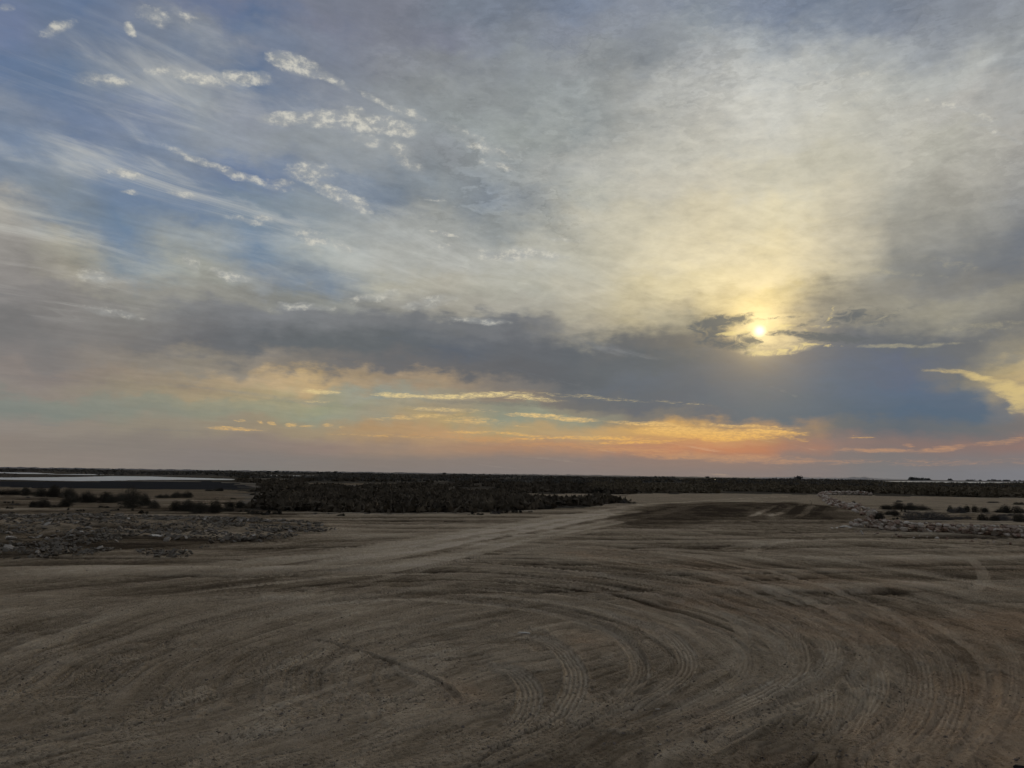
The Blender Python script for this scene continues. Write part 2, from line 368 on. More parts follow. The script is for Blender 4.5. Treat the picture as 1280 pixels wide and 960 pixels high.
# the rest of the dome: same evening cloud, greyer and dimmer away from the sun
side = g.step(g.math('ABSOLUTE', az), 42.0, 95.0)
rest = g.ramp(g.step(el, 0.0, 90.0, kind='LINEAR'), [(0.0, rgb(134, 126, 120)), (0.08, rgb(136, 134, 132)), (0.3, rgb(132, 138, 150)), (1.0, rgb(122, 132, 152))])
rest = g.mix(g.noise(rot(20, 0.5, 1.6, 2.0), 1.3, 6.0, 0.6, 0.4), rest, rgb(150, 152, 156))
sky = g.mix(g.mx(side, g.step(el, 33.0, 62.0)), sky, rest)
bg = g.node('ShaderNodeBackground'); g.put(bg.inputs[0], sky); bg.inputs[1].default_value = 1.0
out = g.node('ShaderNodeOutputWorld'); nt.links.new(bg.outputs[0], out.inputs[0])
world.cycles.sampling_method = 'MANUAL'; world.cycles.sample_map_resolution = 512

# sun lamp: weak, warm, spread wide by the thin cloud
sun = bpy.data.lights.new("sun", 'SUN'); sun.energy = 0.75; sun.angle = math.radians(9); sun.color = (1.0, 0.80, 0.55)
sun_o = bpy.data.objects.new("sun", sun); COL.objects.link(sun_o)
sdv = Vector(ray(949.5, 413.5))
sun_o.rotation_euler = sdv.to_track_quat('Z', 'Y').to_euler()
sun_o.location = (10, 30, 20)

# ------------------------------------------------------------------ helpers for things
def tag(o, label=None, cat=None, group=None, kind=None):
    if label: o['label'] = label
    if cat: o['category'] = cat
    if group: o['group'] = group
    if kind: o['kind'] = kind
    return o

def mesh_np(name, verts, faces, mat=None, smooth=True):
    """verts (n,3), faces (m,k) of equal size k"""
    me = bpy.data.meshes.new(name)
    v = np.asarray(verts, dtype=np.float32); f = np.asarray(faces, dtype=np.int32)
    me.vertices.add(len(v)); me.vertices.foreach_set('co', v.ravel())
    k = f.shape[1]
    me.loops.add(f.size); me.loops.foreach_set('vertex_index', f.ravel())
    me.polygons.add(len(f)); me.polygons.foreach_set('loop_start', np.arange(0, f.size, k, dtype=np.int32))
    me.polygons.foreach_set('loop_total', np.full(len(f), k, dtype=np.int32))
    me.polygons.foreach_set('use_smooth', np.full(len(f), smooth, dtype=bool))
    me.update(calc_edges=True)
    if mat: me.materials.append(mat)
    return me

def link(name, me, loc=(0, 0, 0), rot=(0, 0, 0), scale=(1, 1, 1), parent=None):
    o = bpy.data.objects.new(name, me); COL.objects.link(o)
    o.location = loc; o.rotation_euler = rot; o.scale = scale
    if parent: o.parent = parent
    return o

# lattice noise in numpy
_perm = rng.permutation(4096)
_val = rng.random(4096).astype(np.float32)
def vnoise(x, y, seed=0):
    xi = np.floor(x).astype(np.int64); yi = np.floor(y).astype(np.int64)
    xf = (x - xi).astype(np.float32); yf = (y - yi).astype(np.float32)
    u = xf * xf * (3 - 2 * xf); v = yf * yf * (3 - 2 * yf)
    def h(i, j): return _val[(_perm[(i + seed * 131) & 4095] + j) & 4095]
    def h2(i, j): return _val[_perm[(_perm[(i + seed * 131) & 4095] + j) & 4095]]
    a = h2(xi, yi); b = h2(xi + 1, yi); c = h2(xi, yi + 1); d = h2(xi + 1, yi + 1)
    return (a + (b - a) * u) * (1 - v) + (c + (d - c) * u) * v
def fbm(x, y, octs=4, seed=0, gain=0.5):
    r = 0; a = 1; t = 0
    for i in range(octs):
        r = r + a * vnoise(x * 2 ** i + 17.3 * i, y * 2 ** i - 9.1 * i, seed + i); t += a; a *= gain
    return r / t
def sstep(x, a, b):
    t = np.clip((x - a) / (b - a), 0, 1); return t * t * (3 - 2 * t)
def catmull(P, n=10):
    P = np.asarray(P, float); Q = np.vstack([2 * P[0] - P[1], P, 2 * P[-1] - P[-2]]); out = []
    for i in range(1, len(Q) - 2):
        p0, p1, p2, p3 = Q[i - 1:i + 3]
        for t in np.linspace(0, 1, n, endpoint=False):
            out.append(0.5 * (2 * p1 + (p2 - p0) * t + (2 * p0 - 5 * p1 + 4 * p2 - p3) * t * t + (3 * p1 - p0 - 3 * p2 + p3) * t ** 3))
    out.append(Q[-2]); return np.array(out)
def inside(X, Y, poly):
    r = np.zeros(X.shape, bool); n = len(poly)
    for i in range(n):
        x1, y1 = poly[i]; x2, y2 = poly[(i + 1) % n]
        if y1 == y2: continue
        c = ((y1 > Y) != (y2 > Y)) & (X < (x2 - x1) * (Y - y1) / (y2 - y1) + x1)
        r ^= c
    return r
def pxpoly(L): return [tuple(gp(*p)) for p in L]

# zones of the ground, as outlines on the ground plane
far_edge = pxpoly([(-500, 606), (-100, 608), (120, 610.5), (295, 613), (306, 626), (312, 637), (450, 641), (600, 640), (690, 636), (772, 629), (766, 620), (782, 617), (900, 617), (1020, 618.5), (1280, 622.5), (1500, 626)])
LOT = far_edge + [(200, 60), (400, -400), (-400, -400), (-400, 60)]
RUB = pxpoly([(-260, 643), (0, 644), (150, 646), (300, 648), (385, 655), (425, 664), (360, 672), (240, 682), (150, 688), (60, 700), (-100, 706), (-300, 712)])
RUB2 = pxpoly([(170, 690), (240, 688), (250, 695), (190, 699)])
MUD = pxpoly([(-600, 600), (0, 602), (250, 602), (300, 604), (300, 612), (120, 610.5), (-100, 608), (-600, 606)])
WETS = [pxpoly([(770, 640), (830, 631), (900, 627.5), (975, 628), (990, 634), (940, 642), (900, 652), (840, 655), (775, 652)]),
        pxpoly([(960, 640), (985, 627), (1030, 632), (1055, 642), (1045, 650), (985, 650)]),
        pxpoly([(1060, 737), (1105, 736), (1128, 742), (1100, 744), (1070, 742)])]
PALE = [pxpoly(q) for q in ([(380, 604), (440, 604), (520, 604.5), (512, 607), (480, 606.5), (400, 605.2)], [(555, 611), (620, 612), (625, 615), (560, 614)],
        [(100, 611.5), (160, 611.5), (240, 613), (300, 614), (300, 617), (160, 616)], [(660, 617), (760, 618), (765, 624), (690, 623)])]

def gheight_raw(X, Y):
    R = np.hypot(X, Y)
    near = 1 - sstep(R, 45, 80)
    h = (fbm(X / 5.0, Y / 5.0, 3, 1) - 0.5) * 0.10 * near + (fbm(X / 0.9, Y / 0.9, 3, 5) - 0.5) * 0.030 * near
    # spoil heap in the bend of the track and the bank under the loose rubble
    c = at(905, 41.0); d = ((X - c[0]) / 7.0) ** 2 + ((Y - c[1]) / 7.5) ** 2
    h = h + 0.15 * np.exp(-d * 1.4) * (0.75 + 0.5 * fbm(X / 1.3, Y / 1.6, 3, 9))
    c = at(1015, 40.0); d = ((X - c[0]) / 2.2) ** 2 + ((Y - c[1]) / 4.0) ** 2
    h = h + 0.22 * np.exp(-d * 1.4) * (0.1 + 1.3 * fbm(X / 0.35, Y / 2.0, 3, 12))
    for (px, d0, rx, ry, hh) in ((20, 19.5, 5, 4.5, 0.16), (150, 22, 4, 3, 0.12), (300, 23, 3.0, 2.4, 0.10), (-150, 20, 5, 5, 0.2)):
        c = at(px, d0); d = ((X - c[0]) / rx) ** 2 + ((Y - c[1]) / ry) ** 2
        h = h + hh * np.exp(-d * 1.3) * (0.55 + 0.9 * fbm(X / 0.7, Y / 0.7, 4, 15))
    return h * (1 - sstep(R, 60, 90))
def gz(x, y):
    return float(gheight_raw(np.array([float(x)]), np.array([float(y)]))[0])

# ------------------------------------------------------------------ materials
def new_mat(name):
    m = bpy.data.materials.new(name); m.use_nodes = True
    nt = m.node_tree; nt.nodes.clear(); h = G(nt)
    b = h.node('ShaderNodeBsdfPrincipled'); o = h.node('ShaderNodeOutputMaterial')
    nt.links.new(b.outputs[0], o.inputs[0])
    return m, h, b
def fin(h, b, col, rough=0.95, spec=0.15, bump=None, bstr=0.4, bdist=0.02):
    h.put(b.inputs['Base Color'], col); h.put(b.inputs['Roughness'], rough)
    b.inputs['Specular IOR Level'].default_value = spec
    if bump is not None:
        n = h.node('ShaderNodeBump'); n.inputs['Strength'].default_value = bstr; n.inputs['Distance'].default_value = bdist
        h.put(n.inputs['Height'], bump); h.nt.links.new(n.outputs[0], b.inputs['Normal'])

def ground_material():
    m, h, b = new_mat("ground_soil")
    pos = S(h, h.node('ShaderNodeNewGeometry').outputs['Position'])
    def att(n):
        a = h.node('ShaderNodeAttribute'); a.attribute_name = n; return S(h, a.outputs['Fac'])
    tone, zone, red = att('tone'), att('zone'), att('red')
    X, Y, Z = h.sep(pos)
    p2 = h.mapn(pos)
    big = h.noise(p2, 0.35, 4, 0.6)
    mid = h.noise(h.mapn(p2, loc=(7, 3, 0)), 2.3, 5, 0.62)
    fin_ = h.noise(p2, 16.0, 5, 0.7)
    grain = h.noise(p2, 90.0, 3, 0.6)
    lump = h.noise(h.mapn(p2, loc=(3, 11, 0)), 6.0, 5, 0.7, 0.5)
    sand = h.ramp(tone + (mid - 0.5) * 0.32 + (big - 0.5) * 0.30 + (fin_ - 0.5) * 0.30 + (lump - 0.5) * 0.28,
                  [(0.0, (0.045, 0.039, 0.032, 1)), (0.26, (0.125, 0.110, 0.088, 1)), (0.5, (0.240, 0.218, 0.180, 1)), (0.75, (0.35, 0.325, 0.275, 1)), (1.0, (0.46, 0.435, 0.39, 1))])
    sand = h.mix(1.0, sand, (1.27, 1.15, 0.99, 1), 'MULTIPLY')
    redc = h.mix(1.0, sand, (1.04, 0.89, 0.79, 1), 'MULTIPLY')
    sand = h.mix(h.step(red + (big - 0.5) * 0.8 + (mid - .5) * .6, 0.2, 0.9), sand, redc)
    scrub = h.ramp(mid * 0.6 + fin_ * 0.4, [(0.25, (0.035, 0.032, 0.025, 1)), (0.55, (0.075, 0.066, 0.051, 1)), (0.75, (0.13, 0.115, 0.092, 1))])
    far = h.noise(h.mapn(p2, scale=(0.25, 1, 1)), 0.05, 5, 0.65)
    scrub = h.mix(h.step(far, 0.52, 0.62), scrub, (0.17, 0.15, 0.12, 1))
    mudc = h.mix(fin_ * 0.5 + big * 0.5, (0.016, 0.018, 0.020, 1), (0.055, 0.055, 0.056, 1))
    col = h.mix(h.step(zone + (mid - 0.5) * 0.3, 0.4, 0.6), sand, scrub)
    col = h.mix(h.step(zone, 1.4, 1.6), col, mudc)
    # small clods, crumbs and grain
    vor = h.node('ShaderNodeTexVoronoi', voronoi_dimensions='2D'); h.put(vor.inputs['Vector'], p2); vor.inputs['Scale'].default_value = 26.0
    clod = h.step(S(h, vor.outputs['Distance']), 0.10, 0.34, 1.0, 0.0) * h.step(mid + fin_ * 0.4, 0.62, 0.80)
    ht = fin_ * 0.9 + grain * 0.30 + clod * 0.8 + lump * 1.4
    fin(h, b, col, 1.0, 0.0, ht, 1.0, 0.040)
    return m
M_GROUND = ground_material()

# ------------------------------------------------------------------ ground: one sheet, finer where it is near
def build_ground():
    th = np.radians(np.concatenate([np.linspace(-180, -42, 46, endpoint=False), np.linspace(-42, 42, 960, endpoint=False), np.linspace(42, 180, 46, endpoint=False)]))
    inv = np.linspace(1 / 3.3, 1 / 100.0, 700)
    rr = np.concatenate([np.linspace(0.25, 3.1, 10), 1 / inv, np.geomspace(103, 12000, 70)])
    T, R = np.meshgrid(th, rr)
    X = (np.sin(T) * R).astype(np.float32).ravel(); Y = (np.cos(T) * R).astype(np.float32).ravel()
    nr, ncol = T.shape
    H = gheight_raw(X, Y)
    # how vehicles flowed over the lot: three families of passes, each with its own across-track coordinate
    x = X - 0.3; y = Y - 6.6
    n0 = (fbm(X / 2.4, Y / 2.4, 3, 30) - .5); n1 = (fbm(X / 1.7, Y / 1.7, 3, 35) - .5)
    psi1 = np.sqrt((x / 0.52) ** 2 + y ** 2) + n0 * 1.3
    psi2 = -0.85 * X + 0.55 * Y + n0 * 0.8
    psi3 = 0.74 * X - 0.67 * Y + n1 * 0.9
    w2 = sstep(-X, 0.5, 4.0) * sstep(Y, 7.5, 11)
    w3 = np.maximum(1 - sstep(np.sqrt((x / 0.52) ** 2 + y ** 2), 1.5, 4.5), (1 - sstep(Y, 4.9, 7.0)) * (1 - sstep(np.abs(X + .3), 2.4, 4.2)))
    w2 = w2 * (1 - w3); w1 = 1 - w2 - w3
    near = 1 - sstep(np.hypot(X, Y), 22, 45)
    s1 = np.zeros_like(X); s2 = np.zeros_like(X); s3 = np.zeros_like(X)
    for wq, ps, al, sd_ in ((w1, psi1, X * 0.30 + Y * 0.16, 21), (w2, psi2, X * 0.20 + Y * 0.35, 22), (w3, psi3, X * 0.40 + Y * 0.40, 23)):
        k = wq > 0.001; p_, a_ = ps[k], al[k]
        s1[k] += wq[k] * (fbm(p_ * 2.2, a_, 4, sd_) - .5)
        s2[k] += wq[k] * (fbm(p_ * 9.0, a_ * 1.6 + 4, 3, sd_ + 10) - .5)
        s3[k] += wq[k] * (fbm(p_ * 25.0, a_ * 3.6 + 9, 2, sd_ + 20) - .5)
    grp = fbm(X / 1.3, Y / 1.3, 3, 33)
    fine_near = 1 - sstep(np.hypot(X, Y), 10, 20)
    tone = 0.50 + s1 * 0.42 * near + s2 * 0.40 * near + s3 * 0.36 * fine_near
    # broken crust: thin ledges flaked along the passes; loose soil and ledge shade darken tone
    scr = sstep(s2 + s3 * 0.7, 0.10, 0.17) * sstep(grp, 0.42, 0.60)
    flk = sstep(fbm(X * 3.2 + n1 * 2, Y * 2.2 - X * 1.2, 4, 37), 0.56, 0.60) * sstep(fbm(X / 1.9 + 5, Y / 1.9, 3, 38), 0.46, 0.62) * fine_near
    H = H + (s1 * 0.030 + s2 * 0.028) * near + s3 * 0.016 * fine_near - scr * 0.014 * near + flk * 0.010
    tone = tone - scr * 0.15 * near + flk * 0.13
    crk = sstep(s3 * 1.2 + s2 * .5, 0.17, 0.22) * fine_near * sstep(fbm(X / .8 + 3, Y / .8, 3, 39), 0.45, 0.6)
    H = H - crk * 0.012; tone = tone - crk * 0.16  # the shade inside the cracks is also put into the tone
    red = 0.62 * sstep(0.5 * sstep(X, -1.5, 2.0) + 0.6 * fbm(X / 2.2, Y / 2.2, 3, 41), 0.45, 0.95) * (1 - sstep(Y, 9, 22) * 0.7)
    red = np.maximum(red, 0.4 * np.exp(-(((X + 0.3) / 0.35) ** 2 + ((Y - 6.1) / 0.7) ** 2)))
    # wider lateral scrapes across the middle distance
    lat = fbm(X * 0.12 + Y * 0.05, (Y - 0.22 * X) * 1.1, 4, 51)
    latm = sstep(Y, 9, 13) * (1 - sstep(Y, 34, 60))
    tone = tone + (lat - 0.5) * 1.0 * latm; H = H + (lat - 0.5) * 0.10 * latm
    dl = sstep(fbm(X * 0.22, (Y - 0.16 * X) * 2.6, 3, 55), 0.62, 0.74) * latm
    tone = tone - dl * 0.30; H = H - dl * 0.03
    def stamp(pts, width, ribs, depth, lite, fade=0.15, seed=0, patch=0.45, edge=0.3):
        nonlocal H, tone
        C = catmull(pts, 9); width = width * (0.66 if ribs else 1.0)
        m = width * 1.4
        idx = np.nonzero((X > C[:, 0].min() - m) & (X < C[:, 0].max() + m) & (Y > C[:, 1].min() - m) & (Y < C[:, 1].max() + m))[0]
        if not len(idx): return
        xs, ysv = X[idx], Y[idx]
        best = np.full(len(idx), 1e9, np.float32); sgn = np.zeros(len(idx), np.float32); along = np.zeros(len(idx), np.float32)
        L = 0.0; tot = np.hypot(*np.diff(C, axis=0).T).sum()
        for i in range(len(C) - 1):
            a = C[i]; d = C[i + 1] - a; l = math.hypot(*d)
            if l < 1e-6: continue
            q = np.nonzero((xs > min(a[0], C[i + 1][0]) - m) & (xs < max(a[0], C[i + 1][0]) + m) & (ysv > min(a[1], C[i + 1][1]) - m) & (ysv < max(a[1], C[i + 1][1]) + m))[0]
            dxx = xs[q] - a[0]; dyy = ysv[q] - a[1]
            t = np.clip((dxx * d[0] + dyy * d[1]) / (l * l), 0, 1)
            ex = dxx - t * d[0]; ey = dyy - t * d[1]; dist = np.hypot(ex, ey)
            k = dist < best[q]; qq = q[k]
            best[qq] = dist[k]; sgn[qq] = np.sign(ex[k] * d[1] - ey[k] * d[0]); along[qq] = L + t[k] * l
            L += l
        u = best / (width / 2)
        sel = u < 1.35; qi = idx[sel]; u = u[sel]; us = u * sgn[sel]; s = along[sel]
        f = sstep(s, 0, fade * tot) * (1 - sstep(s, tot * (1 - fade), tot))
        f = f * (0.38 + 0.62 * sstep(fbm(s / 1.1 + seed * 3.1, us * 0.6 + 3, 3, 60 + seed), patch - 0.15, patch + 0.15))
        inn = 1 - sstep(u, 0.88, 1.02)
        shoulder = np.exp(-((u - 1.08) / 0.13) ** 2)
        rib = np.cos(us * math.pi * ribs) if ribs else 0 * us
        H[qi] += f * np.clip(9.0 / np.hypot(X[qi], Y[qi]), 0.25, 1.0) * (-depth * inn + depth * 0.85 * shoulder + 0.40 * depth * rib * inn)
        if ribs or lite > 0: tone[qi] = tone[qi] * (1 - .5 * f * inn) + .5 * f * inn * .5
        tone[qi] += f * (1.45 * lite * inn * (0.50 + 0.50 * rib if ribs else 1.0) + edge * lite * shoulder)
    gpx = lambda L: [gp(*q) for q in L]
    TR = [  # (photo-space points laid onto the ground, width m, ribs, depth, lightening)
        ([(560, 702), (700, 712), (800, 727), (880, 745), (945, 765), (985, 790), (998, 815), (988, 842), (945, 868), (880, 900), (800, 940)], .34, 5, .016, .30),
        ([(640, 700), (780, 712), (900, 735), (965, 757), (1012, 776), (1038, 802), (1032, 828), (1000, 850), (960, 868), (900, 895)], .22, 4, .012, .26),
        ([(960, 745), (1030, 780), (1075, 806), (1097, 840), (1092, 872), (1065, 905), (1020, 940)], .24, 4, .014, .22),
        ([(1010, 750), (1090, 782), (1138, 812), (1150, 850), (1140, 890), (1110, 925), (1080, 955)], .36, 6, .014, .24),
        ([(1080, 755), (1160, 795), (1190, 830), (1194, 868), (1178, 912), (1150, 950)], .26, 5, .014, .24),
        ([(1150, 770), (1215, 810), (1236, 845), (1230, 880), (1205, 915)], .12, 0, .008, .16),
        ([(1015, 830), (1030, 850), (1033, 880), (1020, 910)], .26, 5, .014, .20),
        ([(1060, 835), (1075, 860), (1070, 890), (1050, 925)], .26, 5, .012, .18),
        ([(620, 790), (680, 796), (712, 822), (720, 850), (705, 885), (670, 915)], .30, 5, .016, .20),
        ([(700, 770), (760, 785), (790, 808), (800, 835), (780, 865), (730, 900)], .28, 5, .014, .20),
        ([(740, 762), (820, 782), (852, 805), (858, 830), (835, 855), (790, 880), (730, 912)], .30, 5, .014, .22),
        ([(800, 760), (880, 782), (925, 806), (930, 832), (900, 858), (850, 884), (780, 918)], .24, 4, .012, .18),
        ([(590, 828), (640, 835), (662, 858), (655, 890), (620, 920)], .30, 5, .014, .16),
        ([(372, 795), (430, 806), (480, 820), (525, 837), (562, 858), (580, 880)], .07, 0, .014, -.12),
        ([(0, 768), (130, 742), (300, 716), (470, 696), (620, 668), (740, 647), (860, 630.5), (960, 624)], 1.0, 0, .018, .20),
        ([(60, 790), (200, 756), (380, 722), (540, 700), (680, 668), (800, 646), (900, 632), (1000, 625)], .9, 0, .018, .24),
        ([(-60, 742), (150, 712), (330, 700), (480, 684), (600, 664), (710, 645), (800, 634), (880, 627)], 1.1, 0, .015, .20),
        ([(200, 724), (400, 702), (560, 682), (680, 659), (790, 641), (900, 629.5), (980, 625)], .5, 0, .02, .24), ([(420, 690), (560, 673), (680, 653), (790, 637)], .45, 0, .02, .22),
        ([(300, 730), (480, 704), (620, 680), (720, 660), (820, 642)], .3, 0, .01, -.12),
        ([(0, 850), (150, 800), (330, 752), (520, 712), (650, 690), (760, 670)], .35, 4, .014, .16),
        ([(-40, 890), (120, 836), (300, 782), (470, 742), (620, 716)], .30, 4, .014, .14),
        ([(100, 925), (260, 862), (420, 810), (560, 770), (700, 742)], .30, 4, .014, .14),
        ([(240, 950), (360, 890), (480, 840), (600, 800)], .28, 5, .010, .10),
        ([(500, 700), (640, 706), (780, 718), (900, 736), (1010, 760), (1120, 790)], .30, 3, .02, -.18),
        ([(470, 712), (620, 716), (760, 730), (880, 748), (960, 768)], .26, 0, .02, -.16),
        ([(560, 690), (700, 694), (850, 706), (1000, 724), (1150, 750), (1280, 790)], .32, 3, .02, .14),
        ([(700, 684), (860, 688), (1040, 700), (1200, 724), (1320, 750)], .40, 0, .02, .14),
        ([(880, 690), (950, 680), (1030, 676), (1150, 680), (1290, 694)], .5, 0, .02, .12),
        ([(1180, 690), (1215, 700), (1230, 722), (1210, 745)], .2, 0, .01, .12),
        ([(936, 692), (948, 684), (985, 678), (1060, 676)], .3, 0, .02, .16), ([(936, 692), (945, 697), (975, 702)], .25, 0, .015, .16),
        ([(945, 644), (975, 637), (997, 629)], .35, 0, .05, -.22), ([(980, 646), (1003, 638), (1020, 630)], .3, 0, .06, -.2),
        ([(1012, 648), (1028, 640), (1035, 632)], .3, 0, .05, -.2), ([(930, 648), (965, 638), (985, 630)], .3, 0, .05, .35), ([(995, 648), (1010, 641), (1024, 633)], .35, 0, .05, .5), ([(955, 647), (985, 640), (1003, 630)], .35, 0, .05, .4),
        ([(740, 637), (800, 632), (880, 626), (960, 621.5), (1010, 620)], .5, 0, .02, .18),
    ]
    for i, t in enumerate(TR):
        stamp(gpx(t[0]), *t[1:], seed=i, patch=0.34 if t[2] else 0.25)
    # long sweeping turns right across the lot
    r3 = random.Random(9)
    GA = [(180, 716), (380, 700), (560, 696), (720, 706), (860, 730), (965, 764), (1030, 805), (1045, 850)]
    GB = [(60, 790), (250, 750), (430, 728), (590, 724), (740, 738), (860, 768), (925, 805), (930, 850)]
    GC = [(-30, 868), (160, 806), (340, 764), (500, 750), (640, 760), (740, 785), (785, 820), (770, 865)]
    GD = [(420, 684), (640, 682), (830, 692), (980, 716), (1110, 756), (1190, 806), (1215, 860), (1190, 920)]
    seqs = [(GD, GA), (GA, GB), (GB, GC)]
    for k in range(34):
        A_, B_ = seqs[k % 3]; t = r3.random(); j = r3.uniform(-3, 3)
        Q = [(a[0] + (b[0] - a[0]) * t, max(676, a[1] + (b[1] - a[1]) * t + j)) for a, b in zip(A_, B_)]
        i0 = r3.choice((0, 1, 2, 2, 3, 3)); i1 = r3.choice((6, 7, 8, 8))
        stamp(gpx(Q[i0:i1]), r3.uniform(.10, .26), r3.choice((0, 3, 3, 4)), r3.uniform(.006, .014), r3.choice((-.12, -.08, .08, .12, .17)), seed=120 + k, patch=0.32)
    # dozens of lighter passes that follow the same turns
    r2 = random.Random(5)
    base = [TR[0][0], TR[1][0], TR[3][0], TR[10][0], TR[17][0], TR[22][0], TR[24][0], TR[4][0]]
    for k in range(60):
        L = base[k % len(base)]; ox = r2.uniform(-70, 90); oy = r2.uniform(-26, 22); sc = r2.uniform(0.85, 1.12)
        cxm = sum(p[0] for p in L) / len(L); cym = sum(p[1] for p in L) / len(L)
        Q = [(cxm + (p[0] - cxm) * sc + ox, max(660, cym + (p[1] - cym) * sc + oy)) for p in L]
        a = r2.randrange(0, max(1, len(Q) - 5)); Q = Q[a:a + r2.choice((5, 6, 8))]
        stamp(gpx(Q), r2.uniform(.08, .24), r2.choice((0, 0, 3, 4, 5)), r2.uniform(.004, .010), r2.uniform(-.08, .16), seed=40 + k, patch=0.42)
    zone = np.zeros(len(X), np.float32)
    wx = (fbm(X / 2.0, Y / 2.0, 3, 70) - .5); wy = (fbm(X / 2.0, Y / 2.0, 3, 75) - .5)
    amp = np.clip(np.hypot(X, Y) / 30.0, 0.3, 2.5)
    XX, YY = X + wx * amp * 1.5, Y + wy * amp * 3.0
    zone[~inside(XX, YY, LOT)] = 1.0
    zone[inside(XX, YY, MUD)] = 2.0
    for p in PALE: zone[inside(XX, YY, p)] = 0.0
    def soft(P, rad):
        a_ = np.zeros(len(X), np.float32); k = (np.abs(X) < 60) & (Y > 5) & (Y < 70); xk, yk = XX[k], YY[k]; acc = 0
        for j in range(8):
            rj = rad * (0.4 if j % 2 else 1.0); acc = acc + inside(xk + math.cos(j * .785) * rj * .6, yk + math.sin(j * .785) * rj * 1.8, P)
        a_[k] = acc / 8.0; return a_
    rub = soft(RUB, .5)
    tone = tone - 0.26 * rub
    tone = tone - 0.20 * sstep(Y, 24, 32) * sstep(-X, 5, 10)
    for p in WETS:
        k = soft(p, 1.0 if p is not WETS[2] else .15) ** .8; k = k * sstep(fbm(X / .6, Y / 2.0, 4, 84) + k * .5, .35, .7); tone = tone * (1 - k) + k * (tone * 0.36 - 0.18 + 0.34 * (fbm(X / .8, Y / 2.5, 3, 80) - .3))
    dip = inside(X, Y, WETS[2]); H = np.where(dip, H - 0.035, H)
    H[np.hypot(X, Y) > 90] = 0.0
    V = np.stack([X, Y, H.astype(np.float32)], 1)
    i = np.arange(nr - 1)[:, None] * ncol + np.arange(ncol)[None, :]
    j = np.arange(nr - 1)[:, None] * ncol + ((np.arange(ncol) + 1) % ncol)[None, :]
    F = np.stack([i, j, j + ncol, i + ncol], -1).reshape(-1, 4)[:, ::-1]
    # centre cap
    c = len(V); V = np.vstack([V, [[0, 0, float(H[0])]]])
    me = mesh_np("ground", V, F, M_GROUND, True)
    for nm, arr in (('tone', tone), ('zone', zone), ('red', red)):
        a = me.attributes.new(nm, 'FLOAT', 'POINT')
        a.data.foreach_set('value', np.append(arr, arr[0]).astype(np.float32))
    o = link("ground", me); tag(o, kind='structure')
    capf = np.array([[c, (k + 1) % ncol, k] for k in range(ncol)])
    cap = mesh_np("ground_underfoot", np.vstack([V[:ncol], V[c:]]), np.where(capf == c, ncol, capf), M_GROUND, True)
    co = link("ground_underfoot", cap); tag(co, kind='structure')
    return X, Y, H
GX, GY, GH = build_ground()
def zat(x, y): return gz(x, y)

# ------------------------------------------------------------------ water
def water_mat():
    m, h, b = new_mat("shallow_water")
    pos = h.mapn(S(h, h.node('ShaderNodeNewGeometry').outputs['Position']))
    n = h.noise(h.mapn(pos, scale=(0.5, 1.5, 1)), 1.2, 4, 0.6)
    fin(h, b, (0.50, 0.50, 0.46, 1), 0.35, 0.6, n, 0.2, 0.05)  # pale base colour stands in for the bright sky reflection
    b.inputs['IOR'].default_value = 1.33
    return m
M_WATER = water_mat()
def water(name, outline, z=0.03, jit=0.0):
    P = [gp(*q, z=z) for q in outline]
    C = []
    r = random.Random(len(outline) + int(outline[0][0]))
    for i in range(len(P)):
        a, b_ = P[i], P[(i + 1) % len(P)]
        for t in np.linspace(0, 1, 8, endpoint=False):
            q = a + (b_ - a) * t; d = math.hypot(*q)
            C.append((q[0] + r.uniform(-1, 1) * jit, q[1] + r.uniform(-1, 1) * jit * 0.8))
    me = bpy.data.meshes.new(name)
    top = [(x, y, z) for x, y in C]; n = len(top)
    low = [(x, y, z - 0.25) for x, y in C]
    me.from_pydata(top + low, [], [list(range(n))] + [[i, i + n, (i + 1) % n + n, (i + 1) % n] for i in range(n)])
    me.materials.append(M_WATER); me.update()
    import bmesh
    bm = bmesh.new(); bm.from_mesh(me); bmesh.ops.recalc_face_normals(bm, faces=bm.faces); bm.to_mesh(me); bm.free()
    return tag(link(name, me), kind='structure')
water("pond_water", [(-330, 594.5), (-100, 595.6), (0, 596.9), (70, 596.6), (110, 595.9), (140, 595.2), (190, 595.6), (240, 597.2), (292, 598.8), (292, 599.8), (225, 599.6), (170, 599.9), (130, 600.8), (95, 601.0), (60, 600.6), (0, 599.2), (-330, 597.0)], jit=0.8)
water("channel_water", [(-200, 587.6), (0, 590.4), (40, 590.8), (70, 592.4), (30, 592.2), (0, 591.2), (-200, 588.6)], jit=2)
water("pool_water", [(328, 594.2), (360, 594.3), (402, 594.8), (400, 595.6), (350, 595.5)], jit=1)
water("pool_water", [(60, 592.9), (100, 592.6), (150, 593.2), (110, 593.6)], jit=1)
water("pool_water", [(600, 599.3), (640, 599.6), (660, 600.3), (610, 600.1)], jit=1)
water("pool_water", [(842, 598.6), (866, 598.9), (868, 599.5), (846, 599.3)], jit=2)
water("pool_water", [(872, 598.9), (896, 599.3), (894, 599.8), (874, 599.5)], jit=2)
water("lagoon_water", [(1095, 601.2), (1160, 601.7), (1280, 603.0), (1600, 607.6), (1600, 608.8), (1280, 604.5), (1200, 603.6), (1130, 602.5)], jit=6)

